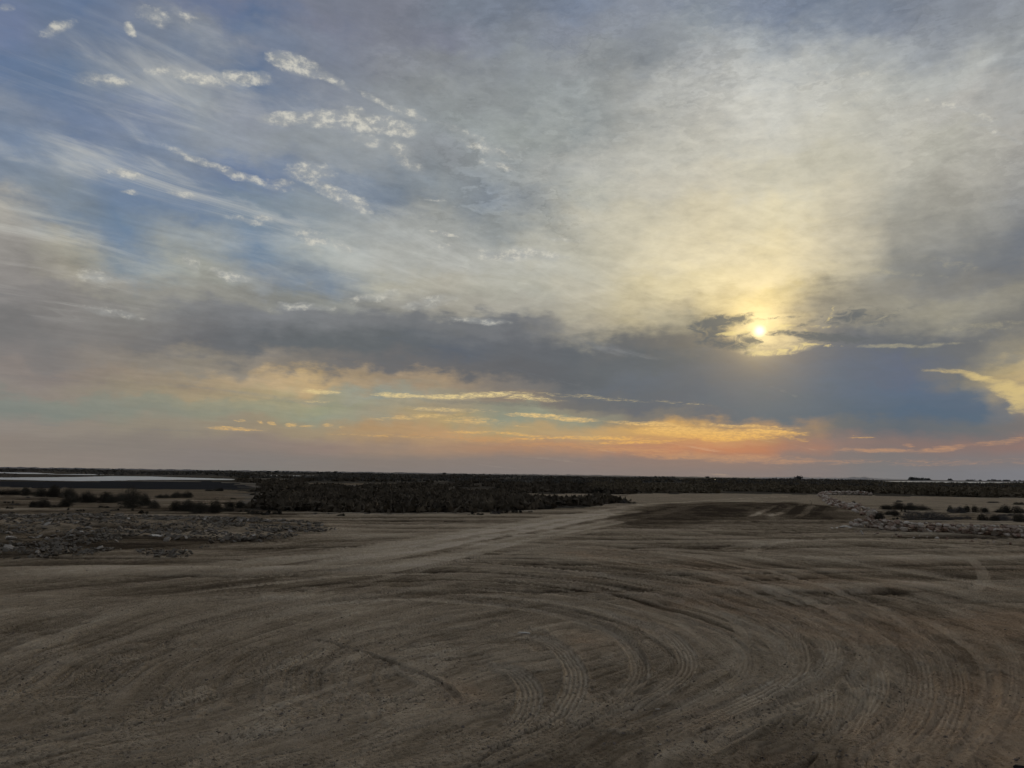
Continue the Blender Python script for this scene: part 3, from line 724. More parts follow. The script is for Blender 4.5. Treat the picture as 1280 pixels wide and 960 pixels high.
# ------------------------------------------------------------------ far land
def simple_mat(name, c1, c2, scale, rough=0.95, bump=0.5, bdist=0.05, objrand=0.0):
    m, h, b = new_mat(name)
    tc = h.mapn(S(h, h.node('ShaderNodeTexCoord').outputs['Object']))
    n = h.noise(tc, scale, 5, 0.65, dim='3D')
    col = h.ramp(n, [(0.3, (*c1, 1)), (0.7, (*c2, 1))])
    if objrand:
        r = S(h, h.node('ShaderNodeObjectInfo').outputs['Random'])
        k = h.math('MULTIPLY_ADD', r, objrand, 1.0 - objrand * 0.5)
        col = h.mix(1.0, col, h.grey(k), 'MULTIPLY')
    fin(h, b, col, rough, 0.1, n, bump, bdist)
    return m
M_FAR = simple_mat("far_land", (0.10, 0.10, 0.105), (0.15, 0.145, 0.145), 0.02)  # lighter grey: distance haze put into the albedo
M_FAR2 = simple_mat("far_headland", (0.17, 0.18, 0.20), (0.24, 0.25, 0.27), 0.02)  # pale blue-grey, haze painted into the colour
def ridge(name, prof, dist, depth, mat, step=6.0, rough=0.6, seed=0):
    """a long low hill: prof = (photo column, height in photo pixels above the horizon)"""
    r = random.Random(seed); xs = [p[0] for p in prof]; hs = [p[1] for p in prof]
    cols = np.arange(xs[0], xs[-1] + .1, step); V = []; n = len(cols)
    for k, px in enumerate(cols):
        hpx = float(np.interp(px, xs, hs)); hpx *= 1 + r.uniform(-rough, rough) * 0.5
        hh = max(hpx, 0.0) * dist / FPX + EYE * 0.9 * (1 if hpx > 0.01 else 0)
        a = at(px, dist)
        s = 1 + depth / dist
        V += [(a[0], a[1], -1.0), (a[0] * (1 + .25 * (s - 1)), a[1] * (1 + .25 * (s - 1)), hh * 0.75), (a[0] * (1 + .5 * (s - 1)), a[1] * (1 + .5 * (s - 1)), hh), (a[0] * s, a[1] * s, -1.0)]
    F = []
    for k in range(n - 1):
        for q in range(3): F.append([4 * k + q, 4 * k + 4 + q, 4 * k + 5 + q, 4 * k + 1 + q])
    me = mesh_np(name, V, F, mat, True)
    return tag(link(name, me), kind='structure')
ridge("far_hills", [(-700, 1.2), (-100, 2.0), (60, 1.4), (300, 1.0), (500, 1.2), (560, 0.8), (720, 1.2), (800, 0.8), (900, 0.8), (1000, 0.8), (1300, 0.5), (1800, 0.6)], 3600, 500, M_FAR, 5, .7, 1)
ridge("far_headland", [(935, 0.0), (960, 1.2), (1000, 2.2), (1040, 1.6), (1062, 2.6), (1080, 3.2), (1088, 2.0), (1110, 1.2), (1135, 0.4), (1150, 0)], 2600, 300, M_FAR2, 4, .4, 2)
ridge("near_shore", [(1080, 0.0), (1100, 0.1), (1300, 0.3), (1800, 0.5)], 1750, 60, M_FAR, 5, .5, 3)

# ------------------------------------------------------------------ foliage meshes
M_SHRUB = simple_mat("saltbush_leaves", (0.026, 0.025, 0.020), (0.066, 0.060, 0.047), 5.0, objrand=0.7)
M_TWIG = simple_mat("dry_grey_twigs", (0.060, 0.058, 0.056), (0.11, 0.105, 0.10), 6.0, objrand=0.4)
M_MIXED = simple_mat("mixed_scrub_leaves", (0.030, 0.026, 0.020), (0.105, 0.087, 0.062), 0.6)
M_FARSCRUB = simple_mat("far_scrub_leaves", (0.040, 0.039, 0.035), (0.095, 0.088, 0.075), 0.03)
M_BROWN = simple_mat("brown_scrub_leaves", (0.045, 0.038, 0.025), (0.14, 0.115, 0.078), 0.25)
M_STEM = simple_mat("shrub_wood", (0.05, 0.042, 0.035), (0.09, 0.075, 0.06), 9.0)
M_FTREE = simple_mat("far_tree_leaves", (0.05, 0.055, 0.055), (0.08, 0.085, 0.08), 0.4)

def leaf_cloud(r, lobes, n, size, flat=1.0, updir=0.3):
    """n little leaf triangles spread through a union of ellipsoids; lobes (x,y,z,rx,ry,rz)"""
    V = []; F = []
    wts = [l[3] * l[4] * l[5] for l in lobes]
    for i in range(n):
        l = r.choices(lobes, wts)[0]
        while True:
            p = Vector((r.gauss(0, 1), r.gauss(0, 1), r.gauss(0, 1)))
            if p.length > 0.1: break
        p.normalize(); p *= r.uniform(0.55, 1.06) if r.random() < .72 else (r.uniform(0.1, .8) if r.random() < .55 else r.uniform(1.0, 1.32))
        c = Vector((l[0] + p.x * l[3], l[1] + p.y * l[4], max(0.01, l[2] + p.z * l[5])))
        d = (p + Vector((r.gauss(0, .6), r.gauss(0, .6), r.gauss(0, .6) + updir))).normalized()
        t = d.orthogonal().normalized(); t.rotate(Matrix.Rotation(r.uniform(0, 6.28), 3, d))
        s = size * r.uniform(.6, 1.5); k = len(V)
        V += [c - t * s * .45, c + t * s * .45, c + d * s * 1.3]; F.append((k, k + 1, k + 2))
    return V, F
def shrub_lobes(r, n=7):
    L = []
    for i in range(n):
        a = r.uniform(0, 6.28); q = r.uniform(0, .62)
        rx = r.uniform(.26, .46); rz = r.uniform(.26, .5) * (1.15 - q * .6)
        L.append((math.cos(a) * q, math.sin(a) * q, rz * .75, rx, rx, rz))
    L.append((0, 0, .35, .45, .45, .45))
    return L
def sticks(r, n, spread, h, rad):
    V = []; F = []
    for i in range(n):
        a = r.uniform(0, 6.28); e = Vector((math.cos(a) * spread * r.uniform(.3, 1), math.sin(a) * spread * r.uniform(.3, 1), h * r.uniform(.5, 1)))
        b = Vector((math.cos(a) * .04, math.sin(a) * .04, -.05)); mid = b.lerp(e, .5) + Vector((r.gauss(0, .06), r.gauss(0, .06), .06))
        pts = [b, mid, e]; k = len(V)
        for j, p in enumerate(pts):
            rr_ = rad * (1 - j * .38)
            for q in range(3): V.append(p + Vector((math.cos(q * 2.094) * rr_, math.sin(q * 2.094) * rr_, 0)))
        for j in range(2):
            for q in range(3):
                a0 = k + j * 3 + q; a1 = k + j * 3 + (q + 1) % 3
                F.append((a0, a1, a1 + 3)); F.append((a0, a1 + 3, a0 + 3))
    return V, F
rs_ = random.Random(11)
SH = []
for i in range(7):
    V, F = leaf_cloud(rs_, shrub_lobes(rs_, 6 + i % 4), 4600, .036)
    SH.append(mesh_np("saltbush_foliage", V, F, M_SHRUB, False))
TW = []
for i in range(3):
    V, F = leaf_cloud(rs_, [(0, 0, .18, .95, .95, .62), (.3, .1, .2, .6, .6, .7)], 2600, .05, updir=.9)
    TW.append(mesh_np("twig_mass", V, F, M_TWIG, False))
ST = []
for i in range(3):
    V, F = sticks(rs_, 14, .8, .8, .016); ST.append(mesh_np("shrub_stems", V, F, M_STEM, True))

def put_shrub(px, py, wpx, hpx, label, grey=False, group=None, parts=True, name=None):
    """base at photo point (px, py); wpx, hpx as seen there"""
    g0 = gp(px, py); d = g0[1]
    rx = wpx * d / FPX / 2 * 1.05; hz = hpx * d / FPX * 1.2
    z = zat(*g0)
    me = rs_.choice(TW if grey else SH)
    top = max(v.co.z for v in me.vertices)
    ex = bpy.data.objects.new(name or ("dry_shrub" if grey else "saltbush"), None); COL.objects.link(ex)
    ex.location = (g0[0], g0[1] + rx * 0.5, z - 0.02); ex.rotation_euler = (0, 0, rs_.uniform(0, 6.28)); ex.scale = (rx, rx, hz / top)
    tag(ex, label, 'shrub', group)
    k = max(1, min(4, int(round(wpx / hpx * 0.8))))
    if k == 1: link("foliage", me, parent=ex)
    else:
        ex.rotation_euler = (0, 0, rs_.uniform(-.4, .4))
        for i in range(k):
            w = rs_.uniform(.9, 1.5) / k ** .7
            link("foliage", rs_.choice(TW if grey else SH), ((i + .5) / k * 2 - 1 + rs_.uniform(-.12, .12), rs_.uniform(-.3, .3), 0), (0, 0, rs_.uniform(0, 6.28)), (w, w, rs_.uniform(.6, 1.05)), ex)
    b = link("stem", rs_.choice(ST), parent=ex)
    return ex
RG = "shrubs in the sandy plot behind the stone wall"
for a in [
    (1101, 654, 24, 14, "black compact shrub growing right against the stone wall where its two arms meet", False),
    (1118, 645.5, 22, 10, "small dark rounded shrub just behind the low stone wall corner", False),
    (1128, 638, 36, 9, "left half of the long dark shrub clump in the middle of the walled sandy plot", False),
    (1148, 638, 30, 11, "right, taller half of the long dark shrub clump in the middle of the walled plot", False),
    (1166, 651, 42, 14, "broad grey dome-shaped dry shrub, the largest grey one in the walled plot", True),
    (1187, 651, 16, 7, "low grey tail shrub touching the right side of the broad grey dome shrub", True),
    (1200, 641, 20, 9, "grey dry shrub squeezed between two black shrubs in the walled plot", True),
    (1189, 640, 9, 9, "narrow black upright shrub at the left end of the middle row of shrubs", False),
    (1209, 640.5, 17, 9, "round black shrub right of the grey dry shrub in the middle row", False),
    (1228, 640.5, 20, 8, "low black shrub standing alone between two darker clumps in the walled plot", False),
    (1252, 641, 16, 7, "small black shrub second from the photo's right edge in the middle row", False),
    (1268, 642, 26, 11, "wide black shrub in the middle row, cut by the right edge of the photo", False),
    (1277, 631, 14, 5, "tiny far dark shrub on the pale sand at the photo's right edge", False),
    (1239, 653, 26, 13, "black dense shrub nearest the wall on the right side of the plot", False),
    (1259, 652, 24, 9, "grey dry shrub between the two nearest black shrubs on the right", True),
    (1277, 654, 20, 13, "black shrub nearest the wall at the photo's right edge", False),
    (1204, 648, 16, 4, "very low grey tuft on bare sand in the walled plot", True),
    (1068, 632, 9, 6, "small dark shrub behind the left arm of the stone wall", False)]:
    put_shrub(a[0], a[1], a[2], a[3], a[4], a[5], RG)
LG = "scattered shrubs between the rubble and the pond"
for a in [
    (8, 619, 34, 8, "low black shrub at the photo's left edge below the pond"),
    (36, 620, 22, 9, "black rounded shrub second from the left edge below the pond"),
    (56, 621, 24, 10, "black shrub with uneven top left of the tallest shrub of the far left row"),
    (70, 622, 26, 14, "tallest black shrub of the far left row below the pond"),
    (46, 634.5, 24, 11, "dark low mound shrub alone on the sand above the rubble at far left"),
    (64, 634, 12, 4, "tiny dark tuft right of the low mound shrub at far left"),
    (79, 634, 16, 11, "small black shrub in front of the long flat hedge-like clump"),
    (98, 628, 30, 13, "left end of the long flat hedge-like clump of black shrubs"),
    (118, 628.5, 34, 11, "middle of the long flat hedge-like clump of black shrubs"),
    (138, 627, 26, 10, "right part of the long flat hedge-like clump of black shrubs"),
    (158, 635, 32, 21, "large black shrub at the right end of the hedge-like clump"),
    (176, 633, 20, 13, "dark greyish shrub leaning on the right of the large black shrub"),
    (190, 635, 14, 9, "small black shrub on the sand right of the hedge-like clump"),
    (205, 623.5, 18, 5, "flat dark tuft on pale sand below the pond"),
    (225, 623, 18, 8, "small dark shrub with pointed top standing on pale sand"),
    (224, 638.5, 28, 12, "left one of the joined black shrubs just above the rubble"),
    (240, 639, 28, 13, "middle one of the joined black shrubs just above the rubble"),
    (257, 641.5, 30, 17, "tallest one of the joined black shrubs just above the rubble"),
    (274, 639, 20, 8, "low tail of the joined black shrubs just above the rubble"),
    (293, 634.5, 24, 9, "black shrub just left of the dense scrub belt"),
    (303, 641, 10, 5, "tiny black tuft in front of the left end of the scrub belt"),
    (178, 642.5, 8, 4, "tiny round black tuft alone on the sand above the rubble"),
    (318, 642, 9, 3.5, "tiny dark tuft in front of the scrub belt's left corner"),
    (268, 614, 16, 4, "flat dark tuft beside the pale mud patch near the pond"),
    (180, 654, 14, 5, "small dark tuft growing on the upper edge of the rubble")]:
    put_shrub(a[0], a[1], a[2] * 1.3, a[3] * 1.2, a[4], False, LG)

TGp = "tiny tufts dotted over the sand between the rubble and the pond"
for k in range(34):
    px, py = rs_.uniform(0, 300), rs_.uniform(614, 644)
    put_shrub(px, py, rs_.uniform(4, 12), rs_.uniform(1.5, 4), "tiny dark tuft dotted on the sand between the rubble and the pond", rs_.random() < .4, TGp, name="tuft")
for k in range(22):
    px, py = rs_.uniform(1110, 1280), rs_.uniform(627, 660)
    put_shrub(px, py, rs_.uniform(5, 14), rs_.uniform(1.5, 3.5), "tiny low tuft dotted on the sand of the walled plot", rs_.random() < .6, "tiny tufts dotted over the walled plot", name="tuft")
for k in range(26):
    px = rs_.uniform(310, 790); py = float(np.interp(px, [306, 450, 640, 768, 800], [640, 642, 640.5, 630.5, 627])) + rs_.uniform(0, 4)
    put_shrub(px, py, rs_.uniform(5, 13), rs_.uniform(2, 5.5), "small ragged tuft on the sand just in front of the scrub belt", rs_.random() < .4, "small tufts in front of the scrub belt", name="tuft")
# the dense belt: front row as individual shrubs
BG = "saltbushes massed along the front of the scrub belt"
front = [(306, 638), (330, 637.5), (400, 639), (450, 640), (560, 639), (640, 638.5), (700, 635), (768, 629)]
fx = [p[0] for p in front]; fy = [p[1] for p in front]
rb = random.Random(21)
SHB = []
for me_ in SH[:4]:
    c_ = me_.copy(); c_.name = "brown_scrub_foliage"; c_.materials.clear(); c_.materials.append(M_MIXED); SHB.append(c_)
def belt_shrub(px, py, wpx, hpx, label):
    g0 = gp(px, py); d = g0[1]; me = rb.choice(SHB if rb.random() < .65 else SH)
    hpx *= 0.38 + 0.44 * min(1, max(0, (px - 305) / 70))
    rx = wpx * d / FPX / 2; hz = hpx * d / FPX / 0.95
    o = link("saltbush", me, (g0[0], g0[1] + rx * .6, zat(*g0) - .03), (0, 0, rb.uniform(0, 6.28)), (rx, rx, hz))
    tag(o, label, 'shrub', BG)
x = 314
while x < 764:
    y = float(np.interp(x, fx, fy)) + rb.uniform(-3.5, .8)
    t = (x - 306) / 460
    w = rb.uniform(16, 30) * (1 - .35 * t)
    belt_shrub(x, y, w, rb.choice((rb.uniform(5, 9), rb.uniform(9, 15), rb.uniform(7, 13))) * (1 - .38 * t), "black saltbush massed shoulder to shoulder along the sandy front edge of the scrub belt")
    x += w * rb.uniform(.5, 1.05)
for k in range(240):
    px = rb.uniform(312, 764); f = rb.uniform(0.06, 1) ** 1.3
    y0 = float(np.interp(px, fx, fy)); y = y0 - f * (y0 - 607)
    if 655 < px < 768 and 616 < y < 625: continue
    gq = gp(px, y)
    if fbm(np.array([gq[0] / 3.2]), np.array([gq[1] / 6.0]), 2, 97)[0] < .40: continue
    k_ = (y - 592) / 46
    belt_shrub(px, y, rb.uniform(16, 32) * k_ + 2, rb.uniform(6, 14) * k_ + 1.2, "dark saltbush inside the dense scrub belt, behind its front row")
for (px, py, w, h_, l) in ((752, 630, 26, 9, "black rounded saltbush at the right tip of the scrub belt beside the track"), (738, 631.5, 24, 8, "black saltbush second from the right tip of the scrub belt"),
                           (746, 617.5, 14, 8, "dark shrub standing behind the pale sand at the belt's right end"), (466, 637, 16, 6, "greyish low shrub at the front foot of the scrub belt"), (485, 638, 14, 7, "grey rounded shrub at the front foot of the scrub belt")):
    put_shrub(px, py, w, h_, l, 'grey' in l, None)

# far scrub: one mass of low clumps out to the horizon
def far_scrub(name, label, zones, n, mat, hrange, leaves, wr, seed, lmax=700, avoid=()):
    r = np.random.default_rng(seed); V = []; F = []; base = 0; c = 0
    while c < n:
        px = r.uniform(*zones[0]); inv_ = r.uniform(1 / lmax, 1 / zones[1]); d = 1 / inv_
        y_ = EYE / d * FPX + HC + (px - 640) * HS
        bad = False
        for (x0, x1, y0, y1) in avoid:
            if x0 < px < x1 and y0 < y_ < y1: bad = True
        if bad: continue
        a = at(px, d)
        if inside(np.array([a[0]]), np.array([a[1]]), LOT)[0]: continue
        if fbm(np.array([a[0] / 14]), np.array([a[1] / 40]), 2, 90)[0] < 0.46: continue
        if 285 < px < 410 and d < 60 and r.random() > (px - 285) / 125: continue
        c += 1
        w = r.uniform(*wr) * (1 + d / 260); h_ = r.uniform(*hrange) * (0.55 if px > 1080 and d > 200 else 1.0)
        m = leaves
        th = r.uniform(0, 6.28, m); ph = r.uniform(0.05, 1, m); rad = np.sqrt(1 - ph ** 2 * .9)
        q = r.uniform(.7, 1.05, m)
        cx = a[0] + np.cos(th) * rad * w * q; cy = a[1] + np.sin(th) * rad * w * q; cz = ph * h_ * q
        s = (0.10 + d * 0.0011) * r.uniform(.7, 1.5, m)
        t1 = r.normal(size=(m, 3)); t1[:, 2] *= .5; t1 /= np.linalg.norm(t1, axis=1)[:, None]
        t2 = r.normal(size=(m, 3)) + np.array([0, 0, .9]); t2 /= np.linalg.norm(t2, axis=1)[:, None]
        C = np.stack([cx, cy, cz], 1)
        tri = np.stack([C - t1 * s[:, None], C + t1 * s[:, None], C + t2 * s[:, None] * 1.5], 1)
        V.append(tri.reshape(-1, 3)); F.append(np.arange(base, base + 3 * m).reshape(-1, 3)); base += 3 * m
    me = mesh_np(name, np.vstack(V), np.vstack(F), mat, False)
    o = link(name, me); tag(o, label, 'scrub', kind='stuff')
AV = [(-200, 300, 595, 613), (-200, 110, 590, 594), (320, 410, 593, 597), (-200, 330, 604, 642), (375, 520, 602, 608), (550, 630, 609, 616), (655, 768, 616, 625), (590, 665, 598.5, 601), (838, 900, 598, 600.2), (1095, 1700, 600, 604.5)]
far_scrub("scrub", "dense dark low scrub covering the flats beyond the sandy lot", ((290, 790), 30), 1050, M_MIXED, (.10, .38), 70, (.4, .9), 1, 420, AV)
far_scrub("scrub", "brownish low scrub on the flats right of the track", ((740, 1420), 80), 1700, M_BROWN, (.15, .45), 46, (.6, 1.3), 2, 420, AV)
far_scrub("scrub", "dark far scrub line under the horizon", ((-250, 1500), 150), 1150, M_FARSCRUB, (.2, .6), 30, (1.6, 4.0), 3, 1500, AV)

# far trees on the skyline
FT = []
for i in range(4):
    V, F = leaf_cloud(rs_, [(rs_.uniform(-.5, .5), 0, rs_.uniform(.30, .5), rs_.uniform(.4, .65), .4, rs_.uniform(.25, .42)) for _ in range(5)], 320, .16)
    FT.append(mesh_np("crown", V, F, M_FTREE, False))
tk = random.Random(3)
Vt, Ft = sticks(tk, 5, .25, .7, .05); TRK = mesh_np("trunk", Vt, Ft, M_STEM, True)
def far_tree(px, d, wpx, hpx, label, group='far trees on the skyline'):
    a = at(px, d); s = d / FPX
    e = bpy.data.objects.new("distant_tree", None); COL.objects.link(e)
    e.location = (a[0], a[1], 0.2); e.scale = (wpx * s * .8, wpx * s * .8, (hpx * s + 1.6)); e.rotation_euler = (0, 0, tk.uniform(0, 3))
    tag(e, label, 'tree', group)
    link("crown", tk.choice(FT), parent=e); link("trunk", TRK, parent=e)
far_tree(997, 2300, 9, 3.6, "dark domed tree standing alone on the low pale headland left of the grove")
for px, w, h_, l in ((1139, 9, 4, "leftmost broad tree of the far grove on the skyline beyond the walled plot"), (1146, 7, 3.6, "second tree from the left in the far skyline grove"), (1152, 8, 3.8, "rightmost broad tree of the far skyline grove's thick part"),
                     (1161, 6, 2.8, "small round tree just right of the far skyline grove"), (1188, 6, 2.6, "single small tree on the skyline right of the far grove"), (1212, 8, 2.0, "low wide tree on the far shore above the lagoon's bright strip"), (1225, 5, 1.6, "small low tree halfway along the far lagoon shore")):
    far_tree(px, 1800, w, h_, l)
for k in range(20):
    far_tree(1236 + k * 6.3 + tk.uniform(-2, 2), 1850, tk.uniform(3.5, 6), tk.uniform(1.4, 2.6), "one of the small dark trees lined along the far lagoon shore", "small trees lined along the far lagoon shore")
for px, h_, l in ((419, 1.6, "tiny tree bump on the horizon above the scrub belt's left part"), (555, 1.8, "tiny dark tree on the horizon near the middle of the photo"), (345, 1.3, "tiny low tree on the horizon right of the pond"), (884, 1.6, "tiny tree on the horizon above the track's far end")):
    far_tree(px, 1900, 5, h_, l)

# ------------------------------------------------------------------ stones
def stone_mat(name, c1, c2, c3):
    m, h, b = new_mat(name)
    tc = h.mapn(S(h, h.node('ShaderNodeTexCoord').outputs['Object']))
    n = h.noise(tc, 2.2, 6, 0.65, dim='3D'); n2 = h.noise(tc, 14.0, 4, 0.7, dim='3D')
    r = S(h, h.node('ShaderNodeObjectInfo').outputs['Random'])
    col = h.ramp(r * 0.6 + n * 0.5, [(0.2, (*c1, 1)), (0.55, (*c2, 1)), (0.85, (*c3, 1))])
    col = h.mix(h.step(n2, .55, .75) * 0.5, col, (c1[0] * .6, c1[1] * .6, c1[2] * .6, 1))
    fin(h, b, col, 0.93, 0.15, n + n2 * 0.4, 0.7, 0.04)
    return m
M_STONE = stone_mat("weathered_limestone", (0.19, 0.115, 0.082), (0.31, 0.255, 0.205), (0.48, 0.44, 0.38))
M_CHUNK = stone_mat("broken_rubble", (0.105, 0.092, 0.074), (0.19, 0.170, 0.140), (0.31, 0.285, 0.245))
M_WHITE = stone_mat("bleached_stone", (0.36, 0.34, 0.30), (0.46, 0.44, 0.39), (0.56, 0.53, 0.48))
M_DARKSTONE = stone_mat("black_stone", (0.015, 0.015, 0.015), (0.02, 0.02, 0.02), (0.03, 0.03, 0.03))
def rock_mesh(name, r, sub, sx, sy, sz, cut, mat):
    """an icosphere knocked flat by random cutting planes, then roughened"""
    import bmesh
    bm = bmesh.new(); bmesh.ops.create_icosphere(bm, subdivisions=sub, radius=1.0)
    pl = []
    for _ in range(cut):
        n = Vector((r.gauss(0, 1), r.gauss(0, 1), r.gauss(0, 1))).normalized(); pl.append((n, r.uniform(.52, .86)))
    for v in bm.verts:
        for n, d in pl:
            k = v.co.dot(n) - d
            if k > 0: v.co -= n * k
        v.co *= r.uniform(.95, 1.05)
        v.co.x *= sx; v.co.y *= sy; v.co.z *= sz
    me = bpy.data.meshes.new(name); bm.to_mesh(me); bm.free(); me.materials.append(mat)
    return me
rk = random.Random(31)
STN = [rock_mesh("stone", rk, 2, .5 * rk.uniform(.85, 1.3), .5 * rk.uniform(.8, 1.1), .5 * rk.uniform(.5, .8), 9, M_STONE) for _ in range(12)]
CHK = [rock_mesh("rubble_chunk", rk, 1, .5 * rk.uniform(.8, 1.4), .5 * rk.uniform(.7, 1.1), .5 * rk.uniform(.28, .6), 6, M_CHUNK) for _ in range(10)]
WHT = [rock_mesh("white_chunk", rk, 1, .5 * rk.uniform(.9, 1.4), .5 * rk.uniform(.7, 1.0), .5 * rk.uniform(.35, .6), 6, M_WHITE) for _ in range(4)]

def stone_wall(label, path, n, size, rows, thick, seed, taper=None):
    """loose courses of field stones along a ground path"""
    r = random.Random(seed)
    P = catmull([gp(*p) for p in path], 14); seg = np.hypot(*np.diff(P, axis=0).T); cum = np.concatenate([[0], np.cumsum(seg)]); L = cum[-1]
    e = bpy.data.objects.new("dry_stone_wall", None); COL.objects.link(e)
    c0 = P[len(P) // 2]; e.location = (c0[0], c0[1], zat(*c0))
    tag(e, label, 'stone wall')
    per = max(1, n // rows)
    for row in range(rows):
        k = int(per * (1.0 - 0.12 * row))
        for i in range(k):
            s = (i + r.uniform(.1, .9)) / k * L; j = min(np.searchsorted(cum, s, side='right') - 1, len(P) - 2)
            t = (s - cum[j]) / max(seg[j], 1e-6); q = P[j] + (P[j + 1] - P[j]) * t; d = (P[j + 1] - P[j]) / max(seg[j], 1e-6)
            off = r.uniform(-.5, .5) * thick * (1 - row / (rows + .6))
            x, y = q[0] - d[1] * off, q[1] + d[0] * off
            sz = size * r.uniform(.65, 1.35) * (1.1 - .1 * row)
            gap = 0.55 + 0.9 * float(fbm(np.array([s / 1.3]), np.array([seed * 7.7]), 2, 95)[0])
            if row and r.random() > gap * 1.1: continue
            z = zat(x, y) + size * (.22 + row * .52 * min(1, gap)) + r.uniform(-.02, .03)
            o = link("stone", r.choice(STN), (x - e.location.x, y - e.location.y, z - e.location.z), (r.uniform(-.5, .5), r.uniform(-.4, .4), r.uniform(0, 6.28)), (sz, sz, sz), e)
    return e
stone_wall("long low dry stone wall of pale rounded field stones running to the photo's right edge", [(1064, 658), (1090, 659.5), (1120, 662.5), (1160, 664.5), (1200, 666.5), (1240, 668), (1290, 670), (1340, 673)], 290, .20, 3, .42, 1)
stone_wall("left arm of the low stone wall, reddish stones running away from the corner toward the flats", [(1096, 650), (1080, 644), (1062, 638), (1046, 632), (1034, 626), (1028, 621), (1026, 619.5)], 290, .235, 3, .7, 2)
stone_wall("short far stretch of stone wall along the back edge of the walled plot", [(1026, 619), (1040, 618.3), (1056, 618), (1072, 618.2), (1090, 618.6)], 110, .36, 2, .8, 3)
# loose stones dropped in front of the long wall
LS = "loose stones lying along the foot of the long stone wall"
for k in range(26):
    px = rk.uniform(1040, 1280); y = float(np.interp(px, [1040, 1100, 1280], [662, 668, 680])) + rk.uniform(-2, 3); q = gp(px, y); s = rk.uniform(.05, .13)
    tag(link("loose_stone", rk.choice(STN), (q[0], q[1], zat(*q) + s * .15), (rk.uniform(-.3, .3), 0, rk.uniform(0, 6)), (s, s, s)), "small loose stone on the sand at the foot of the long stone wall", 'stone', LS)
# pale spill of crushed stone at the wall's left end
for (px, py, s) in ((1052, 659, .22), (1058, 658, .26), (1046, 660, .16), (1063, 659.5, .2), (1040, 660.5, .12)):
    q = gp(px, py); tag(link("pale_slab", rk.choice(WHT), (q[0], q[1], zat(*q) + .02), (.1, .1, rk.uniform(0, 6)), (s * 1.5, s, s * .5)), "flat pale slab in the whitish spill at the left end of the long stone wall", 'stone', "pale slabs spilled at the wall's left end")

# ------------------------------------------------------------------ rubble
def in_poly1(x, y, P): return bool(inside(np.array([x]), np.array([y]), P)[0])
rp = random.Random(77)
xs_ = [p[0] for p in RUB]; ysx = [p[1] for p in RUB]
RGRP = "broken grey chunks in the spread of rubble"
big = 0; tries = 0
while big < 230 and tries < 9000:
    tries += 1
    x, y = rp.uniform(min(xs_), max(xs_)), rp.uniform(min(ysx), max(ysx))
    if not in_poly1(x, y, RUB) or abs(x / y) > .72: continue
    if fbm(np.array([x / 1.5]), np.array([y / 1.5]), 2, 99)[0] < .42: continue
    s = rp.uniform(.11, .25)
    o = link("rubble_chunk", rp.choice(CHK), (x, y, zat(x, y) + s * .12), (rp.uniform(-.7, .7), rp.uniform(-.7, .7), rp.uniform(0, 6.28)), (s, s, s * rp.uniform(.7, 1.2)))
    tag(o, "one of the larger broken grey chunks lying in the spread of rubble on the left", 'rubble chunk', RGRP); big += 1
def join_rocks(name, label, pts, meshes, mat, cat, seed):
    r = np.random.default_rng(seed); data = []
    for me in meshes:
        v = np.empty(len(me.vertices) * 3, np.float32); me.vertices.foreach_get('co', v)
        f = np.array([p.vertices[:] for p in me.polygons], np.int32); data.append((v.reshape(-1, 3), f))
    V = []; F = []; b = 0
    for (x, y, z, s, fl) in pts:
        v, f = data[r.integers(len(data))]
        a, bb = r.uniform(0, 6.28), r.uniform(-.6, .6)
        ca, sa, cb, sb = math.cos(a), math.sin(a), math.cos(bb), math.sin(bb)
        Rm = np.array([[ca, -sa, 0], [sa, ca, 0], [0, 0, 1]]) @ np.array([[1, 0, 0], [0, cb, -sb], [0, sb, cb]])
        w = (v * np.array([s, s, s * fl])) @ Rm.T + np.array([x, y, z])
        V.append(w); F.append(f + b); b += len(v)
    me = mesh_np(name, np.vstack(V), np.vstack(F), mat, False)
    tag(link(name, me), label, cat, kind='stuff')
N = 22000
cx = rng.uniform(min(xs_), max(xs_), N); cy = rng.uniform(min(ysx), max(ysx), N)
ok = (inside(cx, cy, RUB) | inside(cx + (fbm(cx, cy, 2, 3) - .5) * 3, cy + (fbm(cx, cy, 2, 4) - .5) * 4, RUB)) & (np.abs(cx / cy) < .8) & (fbm(cx / 1.2, cy / 1.2, 3, 99) > .40)
ok |= inside(cx, cy, RUB2)
cx, cy = cx[ok], cy[ok]; cz = gheight_raw(cx, cy); ss = rng.uniform(.03, .19, len(cx)) * rng.uniform(.5, 1, len(cx))
ICO = [rock_mesh("clod", rk, 1, .5, .5 * rk.uniform(.6, 1), .5 * rk.uniform(.4, .8), 5, M_CHUNK) for _ in range(5)]
import bmesh as _b
def lowrock(r, mat):
    bm = _b.new(); pts = [(r.uniform(-.5, .5), r.uniform(-.45, .45), r.uniform(-.3, .3)) for _ in range(9)]
    for p in pts: bm.verts.new(p)
    res = _b.ops.convex_hull(bm, input=bm.verts); _b.ops.delete(bm, geom=[v for v in bm.verts if not v.link_faces], context='VERTS')
    me = bpy.data.meshes.new("clod"); bm.to_mesh(me); bm.free(); me.materials.append(mat); return me
LOW = [lowrock(rk, M_CHUNK) for _ in range(10)]
join_rocks("rubble", "spread of small broken concrete and stone rubble between the sand lot and the shrubs", [(a, b, c + s * .22, s, 1.0) for a, b, c, s in zip(cx, cy, cz, ss)], LOW, M_CHUNK, 'rubble', 5)
